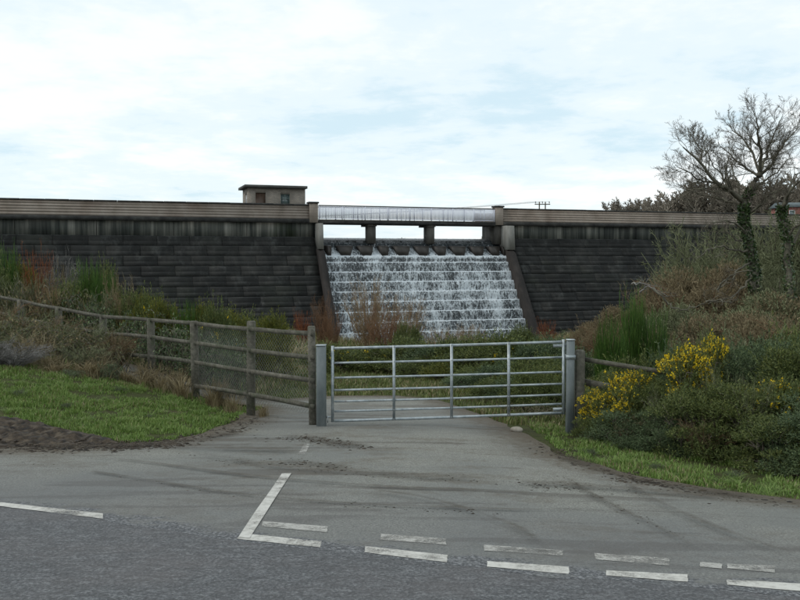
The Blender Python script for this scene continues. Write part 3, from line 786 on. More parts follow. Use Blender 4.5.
wo.location = dam.location; wo.rotation_euler = dam.rotation_euler
# reservoir
V = [dam_pt(s, v, 3.12) for s, v in ((-120, -3.1), (-20, -3.1), (20, -3.1), (120, -3.1), (160, -420), (-180, -420))]
link('reservoir_water', npmesh('reservoir_water', np.array(V), [(0, 1, 2, 3, 4, 5)], M['lake']), kind='structure')

# ------------------------------------------------------------------ footbridge over the spillway
br = empty('footbridge', dam_pt(0, 0, Z_BAND1), 'concrete footbridge with pale grey barred railings spanning the spillway crest', 'footbridge', rz=DANG)
B0, B1 = SL0 + 0.33, SR0 - 1.2
b = MB(); b.box(B0, B1, -0.34, 1.9, -0.27, -0.03); b.build('deck', M['coping'], br)
b = MB(); b.box(B0, B1, -0.36, -0.16, -0.028, 0.05); b.build('kerb', M['concrete_dark'], br)
for y in (1.8, -0.2):
    b = MB(); b.box(B0 + .01, B1 - .01, y - 0.035, y + 0.035, 1.06, 1.13); b.build('handrail', M['coping'], br)
    b = MB(); b.box(B0 + .01, B1 - .01, y - 0.02, y + 0.02, 0.10, 0.14); b.build('bottom_rail', M['rail'], br)
    b = MB(); n = 175 if y < 0 else 20
    for k in range(n):
        s = B0 + (B1 - B0) * (k + .5) / n; b.box(s - 0.028, s + 0.028, y - 0.012, y + 0.012, 0.141, 1.059)
    b.build('balusters', M['rail'], br, kind='stuff')
    for k in range(9):
        s = B0 + 0.05 + (B1 - B0 - 0.1) * k / 8; b = MB(); b.box(s - 0.035, s + 0.035, y - 0.034, y + 0.034, 0.052, 1.058); b.build('railing_post', M['rail'], br)
for s in (-3.97, 0.87):                    # piers, splayed at the head
    b = MB(); b.box(s - 0.30, s + 0.30, -0.1, 0.75, -1.75, -0.42); b.build('pier', M['concrete_dark'], br)
    b = MB(); b.box(s - 0.36, s + 0.36, -0.2, 1.75, -0.42, -0.272); b.build('pier_head', M['concrete_dark'], br)
b = MB(); b.box(WR - 0.55, WR - 0.004, -0.1, 1.88, -1.75, -0.272); b.build('pier', M['concrete_dark'], br)

# ------------------------------------------------------------------ gatehouse on the dam crest
gh_s0, gh_y0 = s_of(248.5, -3.6), 1.4
gh_w, gh_d, gz = 4.35, 2.9, Z_BAND1 + 0.05
gh_s0 = s_of(249, -1.4)
gh = empty('valve_house', dam_pt(gh_s0 + gh_w / 2, -gh_y0 - gh_d / 2, gz), 'small flat-roofed valve house with brown door standing on the dam crest', 'hut', rz=DANG)
w2, d2, H = gh_w / 2, gh_d / 2, 2.38
dx0, dx1 = -w2 + 0.55, -w2 + 1.30
wx0, wx1 = -w2 + 2.45, -w2 + 3.15
b = MB()
for (x0, x1, z0, z1) in ((-w2, dx0, 0, H), (dx0, dx1, 2.0, H), (dx1, wx0, 0, H), (wx0, wx1, 0, 0.95), (wx0, wx1, 1.95, H), (wx1, w2, 0, H)):
    b.box(x0, x1, -d2, -d2 + 0.2, z0, z1)
b.box(w2 - 0.2, w2, -d2 + .2, d2, 0, H); b.box(-w2 + .2, w2 - .2, d2 - .2, d2, 0, H)
sx0, sx1 = -d2 + 0.75, -d2 + 1.65
for (y0, y1, z0, z1) in ((-d2 + .2, sx0, 0, H), (sx1, d2, 0, H), (sx0, sx1, 0, 0.95), (sx0, sx1, 1.95, H)):
    b.box(-w2, -w2 + .2, y0, y1, z0, z1)
b.build('wall', M['house'], gh)
b = MB(); b.box(-w2 - .3, w2 + .12, -d2 - .3, d2 + .3, H + .003, H + .20, ch=0.02); b.build('roof', M['roof'], gh)
b = MB(); b.box(dx0 + .01, dx1 - .01, -d2 + .08, -d2 + .13, 0.01, 1.99)
d = b.build('door', M['door'], gh)
b = MB(); b.box(dx1 - .14, dx1 - .10, -d2 + .03, -d2 + .079, 0.95, 1.05); b.build('handle', M['galv'], d)
def window(x0, x1, z0, z1, m, parent, side=False):
    b = MB(); t = 0.05; y0, y1 = -d2 + .06, -d2 + .12; xm = (x0 + x1) / 2
    b.box(x0, x1, y0, y1, z0, z0 + t); b.box(x0, x1, y0, y1, z1 - t, z1); b.box(x0, x0 + t, y0, y1, z0 + t, z1 - t); b.box(x1 - t, x1, y0, y1, z0 + t, z1 - t)
    b.box(xm - .025, xm + .025, y0, y1, z0 + t, z1 - t); zc = (z0 + z1) / 2 + .15
    b.box(x0 + t, xm - .025, y0, y1, zc - .02, zc + .02); b.box(xm + .025, x1 - t, y0, y1, zc - .02, zc + .02)
    g = MB(); g.box(x0 + .02, x1 - .02, y1 + .005, y1 + .015, z0 + .02, z1 - .02)
    if side:
        for q in (b, g): q.v = [(-w2 + (y + d2), -d2 + 0.75 + (x1 - x), z) for (x, y, z) in q.v]
    o = b.build('window', m, parent); g.build('pane', M['glass'], o)
window(wx0, wx1, .95, 1.95, M['frame'], gh)
window(0.0, 0.9, .95, 1.95, M['white'], gh, True)
b = MB(); b.box(wx0 - .06, wx1 + .06, -d2 - .06, -d2 - .002, .87, .95); b.build('sill', M['concrete'], gh)

# ------------------------------------------------------------------ field gate and its posts
GY = 13.6
def gpt(f, pyl, pyr):                     # point on the gate: fraction along, pixel rows at both ends
    a = at(332.5, pyl, GY); c = at(563.5, pyr, GY); return a * (1 - f) + c * f
rows_l = [348.3, 363, 377.8, 390.2, 401.6, 411.4, 421]; rows_r = [341.8, 357.2, 371.9, 383.8, 394.6, 403.9, 412.8]
gate = empty('field_gate', tuple(gpt(0.5, 421, 413)), 'galvanised seven-bar metal field gate closed across the track', 'gate')
go = gate.location
for k in range(7):
    b = MB(); b.tube([gpt(t, rows_l[k], rows_r[k]) + np.array((0, 0, -0.006 * math.sin(PI * t))) for t in np.linspace(0.008, 0.992, 9)], 0.022 if k in (0, 6) else 0.017, 10)
    b.build('rail', M['galv'], gate, go, smooth=True)
for f in (0.0, 1.0):
    b = MB(); b.tube([gpt(f, 346, 339.5), gpt(f, 422, 414.2)], 0.024, 10); b.build('end_stile', M['galv'], gate, go, smooth=True)
for px in (394, 451.5, 508.5):
    f = (px - 332.5) / 231.0
    a = gpt(f, 347, 340.4); c = gpt(f, 422, 414)
    b = MB(); b.bar(a + np.array((0, -.03, 0)), c + np.array((0, -.03, 0)), 0.045, 0.010, up=(0, 1, 0)); b.build('upright', M['galv'], gate, go)
    for k in range(7):                    # clamp bolts where upright meets rail
        p = gpt(f, rows_l[k], rows_r[k]); b = MB(); b.tube([p + np.array((0, -.047, 0)), p + np.array((0, -.030, 0))], 0.009, 6); b.build('bolt', M['galv'], gate, go)
p = at(329, 417, GY); q = at(333, 417, GY)
b = MB(); b.tube([p + np.array((-0.05, 0, 0)), q], 0.011, 6); b.tube([p + np.array((-.02, -.012, 0.03)), p + np.array((-.02, -.012, -.09))], 0.008, 6); b.build('latch', M['galv'], gate, go)
for k, (yl, yr) in enumerate(((352, 345.5), (417, 409))):
    a = gpt(0.955, yl, yr); c = gpt(1.0, yl, yr) + np.array((0.05, 0, 0)); b = MB(); b.bar(a, c, 0.012, 0.05); b.tube([c + np.array((0, 0, -.05)), c + np.array((0, 0, .05))], 0.014, 8); b.build('hinge', M['galv'], gate, go)

def post(name, px0, px1, ptop, pbase, Yd, m, label, cat, depth=None, tilt=0.0, kind='thing', parent=None, ch=0.015, group=None, chd=0.0):
    c = at((px0 + px1) / 2, pbase, Yd); t = at((px0 + px1) / 2, ptop, Yd)
    w = (px1 - px0) / F_PX * Yd; dd = depth or w
    z0 = min(c[2], tz(c[0], Yd)) - 0.35
    b = MB(); b.box(c[0] - w / 2, c[0] + w / 2, Yd - dd / 2, Yd + dd / 2, z0, t[2], ch=ch)
    b.v = [(x + tilt * (z - z0), y, z) for x, y, z in b.v]
    return b, c, t, w
# left metal gate post: square hollow post with a flat cap
b, c, t, w = post('', 316.8, 326.2, 345.5, 426, GY - 0.02, M['post_galv'], '', '')
gpl = empty('gate_post', (c[0], GY - .02, c[2]), 'square pale grey gate post at the latch end of the metal gate', 'post')
b.build('post', M['post_galv'], gpl, gpl.location)
b = MB(); b.box(c[0] - w / 2 - .006, c[0] + w / 2 + .006, GY - .02 - w / 2 - .006, GY - .02 + w / 2 + .006, t[2] + .001, t[2] + .012); b.build('cap', M['galv'], gpl, gpl.location)
b, c, t, w = post('', 565.6, 573.2, 340, 447, GY - 0.05, M['post_galv'], '', '')
gpr = empty('gate_post', (c[0], GY - .05, c[2]), 'tall slim grey gate post at the hinge end of the metal gate', 'post')
b.build('post', M['post_galv'], gpr, gpr.location)
b = MB(); b.box(c[0] - w / 2 - .012, c[0] + w / 2 + .012, GY - .05 - w / 2 - .012, GY - .05 + w / 2 + .012, t[2] - .30, t[2] - .24); b.build('hinge_band', M['galv'], gpr, gpr.location)
b = MB(); b.box(c[0] - w / 2 - .005, c[0] + w / 2 + .005, GY - .05 - w / 2 - .005, GY - .05 + w / 2 + .005, t[2] + .001, t[2] + .012); b.build('cap', M['galv'], gpr, gpr.location)

# ------------------------------------------------------------------ wooden fences
rf = random.Random(21)
# (px, depth, top row, base row, width m, rail rows)
LF = [(313.0, 13.75, 326, 425, .115, (333.5, 357.5, 380.5, 406.5)), (250.5, 15.0, 321, 408, .14, (329, 350.5, 371.5, 394.5)), (196, 16.6, 321, 391, .135, (323.5, 343, 362.5, 386)),
      (152, 18.1, 318.5, 377, .14, (320, 337, 356.5, 376)), (103, 19.6, 315, 362, .14, (316.5, 333.5, 351, 368)), (60, 21.0, 307, 350, .14, (308.5, 326, 341, 357)), (22, 22.4, 300, 342, .14, (301, 318, 333, 348)), (-16, 23.8, 284, 335, .14, (293, 309, 324, 339)), (-56, 25.2, 276, 330, .14, (285, 301, 316, 331))]
lf = empty('wooden_fence', tuple(at(250.5, 408, 15.0)), 'weathered four-rail wooden fence with wire netting running along the left bank', 'fence')
for i, (px, Yd, pt, pb, w, rr) in enumerate(LF):
    hw = w / 2 / Yd * F_PX
    b, c, t, _ = post('', px - hw, px + hw, pt, pb, Yd, None, '', '', depth=w * 0.9, tilt=rf.uniform(-.015, .02), ch=0.012)
    b.build('post', M['wood'], lf, lf.location)
    if i + 1 < len(LF):
        p2 = LF[i + 1]
        for k in range(4):
            a = at(px, rr[k], Yd - w * 0.5 - 0.02 - (.002 * (i % 2))); e_ = at(p2[0], p2[5][k], p2[1] - p2[4] * 0.5 - 0.02 - .042 * ((i + 1) % 2) * 0)
            dv = (e_ - a) / np.linalg.norm(e_ - a)
            b = MB(); b.bar(a - dv * 0.03, e_ - dv * 0.035, 0.032, 0.076, bow=rf.uniform(-.012, .02), n=2)
            b.build('rail', M['wood'], lf, lf.location)
for i in range(2):                         # netting on the first two bays
    (pa, Ya, _, _, wa, ra), (pb_, Yb, _, _, wb, rb_) = LF[i], LF[i + 1]
    A0 = at(pa, ra[0], Ya + .07); A1 = at(pa, ra[3] + 9, Ya + .07); C0 = at(pb_, rb_[0], Yb + .07); C1 = at(pb_, rb_[3] + 8, Yb + .07)
    L = np.linalg.norm(C0 - A0); Hn = np.linalg.norm(A1 - A0); b = MB(); cell = 0.075
    def np_(u, v): return (A0 * (1 - u) + C0 * u) * (1 - v) + (A1 * (1 - u) + C1 * u) * v
    k = -Hn
    while k < L:
        for sg in (1, -1):
            u0, v0 = k, 0.0; u1, v1 = k + Hn, Hn
            if u0 < 0: v0 -= u0; u0 = 0
            if u1 > L: v1 -= (u1 - L); u1 = L
            if u1 - u0 > 0.03:
                a = np_(u0 / L, v0 / Hn if sg > 0 else 1 - v0 / Hn); c = np_(u1 / L, v1 / Hn if sg > 0 else 1 - v1 / Hn); b.tube([a, c], 0.0022, 3, False)
        k += cell
    b.build('wire_netting', M['wire'], lf, lf.location, kind='stuff')
rfe = empty('wooden_fence', tuple(at(579, 443, 13.5)), 'short wooden rail fence beside the hinge post, half buried in gorse', 'fence')
RF = [(579, 13.6, 350, 443, .145, (358.5, 381, 402.5, 425.5)), (674, 12.9, 372, 470, .14, (373.5, 397, 421, 446))]
for i, (px, Yd, pt, pb, w, rr) in enumerate(RF):
    hw = w / 2 / Yd * F_PX
    b, c, t, _ = post('', px - hw, px + hw, pt, pb, Yd, None, '', '', depth=w * 0.95, ch=0.02)
    b.build('post', M['wood'], rfe, rfe.location)
    if i + 1 < len(RF):
        p2 = RF[i + 1]
        for k in range(4):
            a = at(px, rr[k], Yd + .09); e_ = at(p2[0], p2[5][k], p2[1] + .09)
            b = MB(); b.bar(a, e_ - (e_ - a) * 0.012, 0.038, 0.10 if k else 0.07, bow=rf.uniform(0, .015), n=2); b.build('rail', M['wood'], rfe, rfe.location)

# ------------------------------------------------------------------ plants: mesh makers
def skin(chains, sides=3):
    by = {}
    for P, r in chains: by.setdefault(len(P), []).append((P, r))
    Vs, Fs, o = [], [], 0
    for n, L in by.items():
        P = np.array([c[0] for c in L], float); r = np.array([c[1] for c in L], float)
        T = np.gradient(P, axis=1); T /= np.linalg.norm(T, axis=2, keepdims=True) + 1e-9
        ref = np.where(np.abs(T[..., 2:3]) < 0.85, np.array((0, 0, 1.0)), np.array((1.0, 0, 0)))
        A = np.cross(T, ref); A /= np.linalg.norm(A, axis=2, keepdims=True) + 1e-9; B = np.cross(T, A)
        ang = np.arange(sides) * 2 * PI / sides
        ring = P[:, :, None] + (A[:, :, None] * np.cos(ang)[None, None, :, None] + B[:, :, None] * np.sin(ang)[None, None, :, None]) * r[:, :, None, None]
        V = ring.reshape(-1, 3); m = len(L)
        c, i, k = np.meshgrid(np.arange(m), np.arange(n - 1), np.arange(sides), indexing='ij')
        k2 = (k + 1) % sides; base = c * n * sides
        F = np.stack((base + i * sides + k, base + i * sides + k2, base + (i + 1) * sides + k2, base + (i + 1) * sides + k), -1).reshape(-1, 4)
        Vs.append(V); Fs.append(F + o); o += len(V)
    return np.concatenate(Vs), np.concatenate(Fs)
def unit(v): return v / (np.linalg.norm(v, axis=-1, keepdims=True) + 1e-9)
def leaves(P, D, L, Wd, g):
    P = np.asarray(P); D = unit(np.asarray(D)); n = len(P)
    Sx = unit(np.cross(D, unit(g.normal(size=(n, 3))))); L = np.broadcast_to(L, n)[:, None]; Wd = np.broadcast_to(Wd, n)[:, None]
    V = np.stack((P, P + D * L * .45 + Sx * Wd / 2, P + D * L, P + D * L * .45 - Sx * Wd / 2), 1).reshape(-1, 3)
    return V, np.arange(4 * n).reshape(n, 4)

def gorse_parts(seed, lumps_n, per, matname, flowers, spike=0.10, tall=1.0):
    g = np.random.default_rng(seed)              # unit bush: radius 1, height 1
    c = []
    while len(c) < lumps_n:
        p = g.uniform(-1, 1, 3); p[2] = abs(p[2])
        rr = math.hypot(p[0], p[1])
        if 0.35 < rr * rr + p[2] ** 2 < 1.0: c.append((p[0] * .82, p[1] * .82, p[2] * .80 + .06))
    c = np.array(c); c[:, 2] = c[:, 2] * tall - (.12 * (tall - 1)); rad = g.uniform(.20, .36, lumps_n) * (1 + .12 * (tall - 1))
    c[:, 2] = np.maximum(c[:, 2], .08)
    idx = g.integers(0, lumps_n, lumps_n * per); n = len(idx)
    d = unit(g.normal(size=(n, 3))); d[:, 2] = np.abs(d[:, 2]) * .9 - .12 * g.random(n)
    P = c[idx] + d * rad[idx][:, None] * (g.random((n, 1)) ** .45)
    P[:, 2] = np.maximum(P[:, 2], 0.0)
    ax = unit(d * .8 + g.normal(size=(n, 3)) * .45 + np.array((0, 0, .7)))
    VP, DP = [], []
    K = 7
    for k in range(K):                           # needles along a sprig
        t = k / (K - 1); VP.append(P + ax * spike * t); DP.append(unit(ax * (0.5 + t) + g.normal(size=(n, 3)) * .75 * (1 - .5 * t)))
    VP = np.concatenate(VP); DP = np.concatenate(DP)
    VS, DS = [], []                              # longer shoots that break the outline
    for q in g.choice(n, 110, replace=False):
        if d[q][2] < 0: continue
        sdv = unit(d[q] * .6 + np.array((0, 0, .9)) + g.normal(size=3) * .25); L_ = g.uniform(.15, .42); mm = int(L_ * 130 * .1 / spike * .55)
        tt = np.linspace(0, 1, mm)[:, None]; VS.append(P[q] + sdv * L_ * tt + g.normal(size=(mm, 3)) * .006); DS.append(unit(sdv + g.normal(size=(mm, 3)) * .7))
    VP = np.concatenate([VP] + VS); DP = np.concatenate([DP] + DS)
    V, F = leaves(VP, DP, g.uniform(.6, 1.2, len(VP)) * spike * .62, spike * .15, g)
    parts = [('foliage', npmesh('foliage', V, F, M[matname]))]
    ch = []
    for k in range(lumps_n):
        a = np.array((g.normal() * .10, g.normal() * .10, -0.05)); e_ = c[k]; mid = (a + e_) / 2 + g.normal(size=3) * .06
        ch.append((np.array([a, mid, e_]), np.array((.022, .015, .008))))
        for q in range(3):
            e2 = e_ + unit(g.normal(size=3) + np.array((0, 0, .4))) * rad[k] * .8; ch.append((np.array([mid * .4 + e_ * .6, (e_ + e2) / 2 + g.normal(size=3) * .02, e2]), np.array((.010, .007, .003))))
    V, F = skin(ch, 4); parts.append(('stem', npmesh('stem', V, F, M['twig'])))
    if flowers:
        nf = int(flowers); tip = np.argsort(-(P[:, 2] + .45 * g.random(n)) * (g.random(n) < .8))
        # flowers gather on some of the lumps
        hot = g.choice(lumps_n, max(3, int(lumps_n * .38)), replace=False); up_ = (P[:, 2] / P[:, 2].max()) > .42
        cand = np.where(np.isin(idx, hot) & (d[:, 2] > -.1) & up_)[0]; cand2 = np.where(up_ & (d[:, 2] > 0))[0]
        pick = np.concatenate((g.choice(cand, min(int(nf * .75), len(cand)), replace=False), g.choice(cand2, min(int(nf * .25), len(cand2)), replace=False)))
        FP, FD = [], []
        for q in pick:
            m = g.integers(3, 15); t = g.random((m, 1)); b0 = P[q] + ax[q] * spike * (.3 + .75 * t) + g.normal(size=(m, 3)) * spike * .12
            FP.append(b0); FD.append(unit(g.normal(size=(m, 3)) + ax[q]))
        FP = np.concatenate(FP); FD = np.concatenate(FD)
        V, F = leaves(FP, FD, spike * g.uniform(.30, .50, len(FP)), spike * .38, g)
        parts.append(('flowers', npmesh('flowers', V, F, M['yellow'])))
    return parts
def broom_parts(seed, n, matname, spread=.35):
    g = np.random.default_rng(seed); ch = []; fine = []
    for k in range(n):
        a = g.uniform(0, 2 * PI); r0 = abs(g.normal()) * .10; b0 = np.array((math.cos(a) * r0, math.sin(a) * r0, -.03))
        out = np.array((math.cos(a), math.sin(a), 0)) * spread * g.random() ** .6; h = g.uniform(.55, 1.0)
        pts_ = [b0 + out * t ** 1.3 + np.array((0, 0, h * t)) + g.normal(size=3) * .012 for t in (0, .3, .6, .85, 1)]
        ch.append((np.array(pts_), np.array((.011, .009, .007, .005, .002))))
        for q in range(7):
            t = g.uniform(.25, .95); i = min(3, int(t * 4)); p = pts_[i] * (1 - (t * 4 - i)) + pts_[i + 1] * (t * 4 - i)
            e_ = p + unit(np.array((g.normal() * .35, g.normal() * .35, 1.2))) * g.uniform(.12, .30) * (1.2 - t * .6); fine.append((np.array([p, (p + e_) / 2 + g.normal(size=3) * .006, e_]), np.array((.0055, .005, .002))))
    V, F = skin(ch, 3); V2, F2 = skin(fine, 3)
    return [('stem', npmesh('stem', V, F, M[matname])), ('shoots', npmesh('shoots', V2, F2, M[matname]))]
def twig_parts(seed, n, mstem, mtwig, spread=.55, arch=.25, sub=9, thick=1.0, up=.6, sub2=3):
    g = np.random.default_rng(seed); st, tw_ = [], []
    for k in range(n):
        a = g.uniform(0, 2 * PI); r0 = abs(g.normal()) * .12; b0 = np.array((math.cos(a) * r0, math.sin(a) * r0, -.04))
        o = np.array((math.cos(a), math.sin(a), 0)) * spread * g.random() ** .5; h = g.uniform(.5, 1.0); m = 7
        pts_ = []
        wob = g.normal(size=3) * .05
        for t in np.linspace(0, 1, m):
            pts_.append(b0 + o * t ** 1.2 + np.array((0, 0, h * (t - arch * t * t) / (1 - arch))) + wob * math.sin(t * 5 + k) + g.normal(size=3) * .012)
        pts_ = np.array(pts_); st.append((pts_, np.linspace(.012, .003, m) * thick))
        for q in range(sub):
            t = g.uniform(.18, 1.0); f = t * (m - 1); i = min(m - 2, int(f)); p = pts_[i] * (1 - f + i) + pts_[i + 1] * (f - i)
            dd = unit(unit(pts_[i + 1] - pts_[i]) * .9 + g.normal(size=3) * .62 + np.array((0, 0, up * .5))); L = g.uniform(.12, .34) * (1.15 - .6 * t)
            p1 = p + dd * L * .5 + g.normal(size=3) * .012; e_ = p + dd * L + g.normal(size=3) * .025
            tw_.append((np.array([p, p1, e_]), np.array((.0042, .0034, .0014)) * thick))
            for w in range(sub2):
                s0 = p * .5 + p1 * .5 if w == 0 else p1 * (1 - w / 4) + e_ * w / 4
                d3 = unit(dd + g.normal(size=3) * .75 + np.array((0, 0, up * .3))); e3 = s0 + d3 * L * g.uniform(.3, .7)
                tw_.append((np.array([s0, (s0 + e3) / 2 + g.normal(size=3) * .008, e3]), np.array((.0028, .0024, .0011)) * thick))
    V, F = skin(st, 4); V2, F2 = skin(tw_, 3)
    return [('stem', npmesh('stem', V, F, M[mstem])), ('twigs', npmesh('twigs', V2, F2, M[mtwig]))]
def bramble_parts(seed, canes, leafn, mleaf='bramble', mstem='twig', leaf=.055):
    g = np.random.default_rng(seed); ch = []; LP, LD = [], []
    for k in range(canes):
        a = g.uniform(0, 2 * PI); r0 = g.random() ** .5 * .75; b0 = np.array((math.cos(a) * r0, math.sin(a) * r0, -.03)); a2 = g.uniform(0, 2 * PI); L = g.uniform(.35, .8); h = g.uniform(.45, 1.0) * (1 - .45 * r0)
        pts_ = [b0 + np.array((math.cos(a2) * L * t, math.sin(a2) * L * t, h * (2.6 * t - 1.9 * t * t) / .89)) + g.normal(size=3) * .015 for t in np.linspace(0, 1, 7)]
        pts_ = np.array(pts_); pts_[:, 2] = np.maximum(pts_[:, 2], -.02); ch.append((pts_, np.linspace(.008, .003, 7)))
        for q in range(leafn):
            f = g.uniform(.6, 5.99); i = int(f); p = pts_[i] * (1 - f + i) + pts_[i + 1] * (f - i) + g.normal(size=3) * .03; LP.append(p); LD.append(g.normal(size=3) + np.array((0, 0, .2)))
    V, F = skin(ch, 3); LP = np.array(LP); V2, F2 = leaves(LP, np.array(LD), g.uniform(.6, 1.3, len(LP)) * leaf, leaf * .62, g)
    return [('cane', npmesh('cane', V, F, M[mstem])), ('foliage', npmesh('foliage', V2, F2, M[mleaf]))]
def tuft_parts(seed, n, mname, lean=.5, w=.014):
    g = np.random.default_rng(seed); V, F = [], []
    for k in range(n):
        a = g.uniform(0, 2 * PI); r0 = abs(g.normal()) * .34; b0 = np.array((math.cos(a) * r0, math.sin(a) * r0, -.03)); h = g.uniform(.25, 1.0) * (1 - .4 * min(1, r0)); a3 = a + g.normal() * .9; o = np.array((math.cos(a3), math.sin(a3), 0)) * lean * 1.3 * g.random() ** .7 * h; sd = np.array((-math.sin(a), math.cos(a), 0)) * w
        o_ = len(V)
        for t in (0, .4, .75): 
            p = b0 + o * t ** 2 + np.array((0, 0, h * (t - .35 * lean * t * t))); V += [p - sd * (1 - t * .6), p + sd * (1 - t * .6)]
        V.append(b0 + o * 1.05 + np.array((0, 0, h * (1 - .38 * lean))))
        F += [(o_, o_ + 1, o_ + 3, o_ + 2), (o_ + 2, o_ + 3, o_ + 5, o_ + 4), (o_ + 4, o_ + 5, o_ + 6)]
    return [('blades', npmesh('blades', np.array(V), F, M[mname]))]

def plant(name, parts, px, Yd, w, top, label, cat, group=None, rz=None, base=None, dz=0.0):
    """stand a unit plant so that it is w metres in radius and reaches picture row TOP"""
    p = at(px, 300, Yd); z0 = tz(p[0], Yd) + dz
    if id(parts) not in HN:
        zz_ = []
        for pn, me in parts:
            if pn in ('foliage', 'twigs', 'shoots', 'blades'):
                a = np.empty(len(me.vertices) * 3, np.float32); me.vertices.foreach_get('co', a); zz_.append(np.percentile(a[2::3], 98.5))
        HN[id(parts)] = max(zz_)
    h = max(0.15, at(px, top, Yd)[2] - z0) / HN[id(parts)]
    o = empty(name, (p[0], Yd, z0), label, cat, group, rz if rz is not None else rp.uniform(0, 2 * PI))
    o.scale = (w, w * rp.uniform(.85, 1.1), h)
    for (pn, me) in parts: link(pn, me, o, kind='stuff' if pn in ('flowers', 'twigs') else None)
    return o
rp = random.Random(77); HN = {}

GO = [gorse_parts(1, 34, 85, 'gorse', 0), gorse_parts(2, 30, 85, 'gorse2', 0), gorse_parts(3, 34, 85, 'gorse', 26), gorse_parts(4, 34, 85, 'gorse2', 520), gorse_parts(5, 30, 80, 'yellowgreen', 0)]
GOF = [gorse_parts(6, 54, 125, 'gorse', 0, .085, 1.9), gorse_parts(7, 54, 125, 'gorse2', 0, .085, 1.9), gorse_parts(8, 54, 125, 'gorse', 130, .085, 1.9), gorse_parts(9, 56, 125, 'gorse', 720, .085, 1.9), gorse_parts(10, 54, 125, 'gorse', 420, .085, 1.9)]
BR = [broom_parts(11, 150, 'broom'), broom_parts(12, 140, 'broom', .5)]
WI_O = twig_parts(13, 60, 'twig_orange', 'twig_orange', .7, .1, 9, .8)
WI_R = twig_parts(14, 55, 'twig_russet', 'twig_russet', .65, .1, 10, .8)
WI_RED = twig_parts(15, 60, 'twig_red', 'twig_red', .6, .05, 9)
TW_OL = [twig_parts(16, 60, 'twig_olive', 'twig_olive', .75, .25, 14, 1.0, .4), twig_parts(17, 55, 'twig', 'twig_olive', .8, .3, 15, 1.0, .3)]
TW_G = twig_parts(18, 55, 'twig_grey', 'twig_grey', .8, .35, 12, 1.0, .2)
TW_RU = twig_parts(19, 75, 'twig_russet', 'brown_olive', .85, .35, 14, 1.0, .2)
BB = [bramble_parts(20, 85, 22), bramble_parts(21, 85, 20, leaf=.05), bramble_parts(22, 80, 24, 'gorse2')]
TF = [tuft_parts(23, 240, 'straw', .7), tuft_parts(24, 200, 'straw', .9), tuft_parts(25, 220, 'grass_dull', .7)]
YS = twig_parts(26, 55, 'straw', 'straw', .5, .05, 8)

# --- left bank
RD = [gorse_parts(51, 54, 150, 'brown_olive', 0, .075), gorse_parts(52, 54, 150, 'twig_olive', 0, .075)]
G_L = 'bushes on the bank along the left fence'
for (px, Yd, w, top, k, lab) in ((70, 23.6, .9, 287, 0, 'dark green rounded bush behind the rail below the tallest broom'), (132, 22.6, .8, 296, 0, 'green rounded bush below the dry stalks'), (154, 21.8, .8, 301, 2, 'green rounded bush left of the yellow-green shrub above the rail'), (196, 21.0, .7, 308, 4, 'yellow-green bush above the rail at the third fence post'), (238, 22.0, .9, 315, 4, 'yellow-green bush above the rail left of the second fence post'), (100, 24.8, .8, 272, 0, 'dark green bush between the two right-hand brooms'), (255, 25.0, .9, 318, 0, 'dark green low bush behind the second fence post'), (-8, 24.5, 1.0, 270, 0, 'dark green bush cut by the left edge below the broom')):
    plant('leafy_shrub', GO[k], px, Yd, w, top, lab, 'shrub', G_L)
plant('broom_bush', BR[0], 4, 25.5, 1.0, 250, 'green broom bush at the far left edge, left of the red-orange twigs', 'bush', G_L)
plant('broom_bush', BR[1], -22, 25, 1.3, 262, 'green broom bush cut by the left picture edge', 'bush', G_L)
plant('twiggy_shrub', WI_RED, 42, 25.5, 0.75, 254, 'red-orange twiggy shrub standing above the left fence against the dark dam', 'shrub', G_L)
plant('twiggy_shrub', YS, 38, 24.4, 0.95, 274, 'straw-coloured twiggy shrub just below the red-orange twigs', 'shrub', G_L)
plant('twiggy_shrub', TW_G, 62, 25.2, 0.7, 262, 'pale grey twiggy shrub between the red-orange twigs and green broom', 'shrub', G_L)
plant('broom_bush', BR[1], 88, 24.6, 0.85, 262, 'tallest green broom behind the left fence, right of pale grey twigs', 'bush', G_L)
plant('broom_bush', BR[0], 104, 24.0, 0.70, 274, 'green broom bush immediately right of the tallest broom', 'bush', G_L)
plant('twiggy_shrub', YS, 122, 23.0, 0.75, 277, 'yellowish dry stalks rising right of the green brooms', 'shrub', G_L)
plant('leafy_shrub', GO[4], 24, 25.8, .9, 268, 'yellow-green leafy shrub between the left edge broom and red-orange twigs', 'shrub', G_L)
plant('leafy_shrub', GO[4], 141, 22.0, 0.62, 299, 'yellow-brown leafy shrub behind the left fence, right of dry stalks', 'shrub', G_L)
plant('leafy_shrub', GO[4], 166, 21.2, 0.7, 303, 'yellow-green rounded shrub showing above the top fence rail', 'shrub', G_L)
plant('broom_bush', BR[1], 187, 20.8, 0.6, 303, 'small green broom poking above the fence rail left of the third post', 'bush', G_L)
plant('leafy_shrub', GO[2], 215, 20.0, 0.75, 311, 'green shrub with few yellow specks above rail between two fence posts', 'shrub', G_L)
plant('leafy_shrub', GO[4], 268, 24.0, 0.9, 318, 'low yellow-green shrub behind the fence bay nearest the gate', 'shrub', G_L)
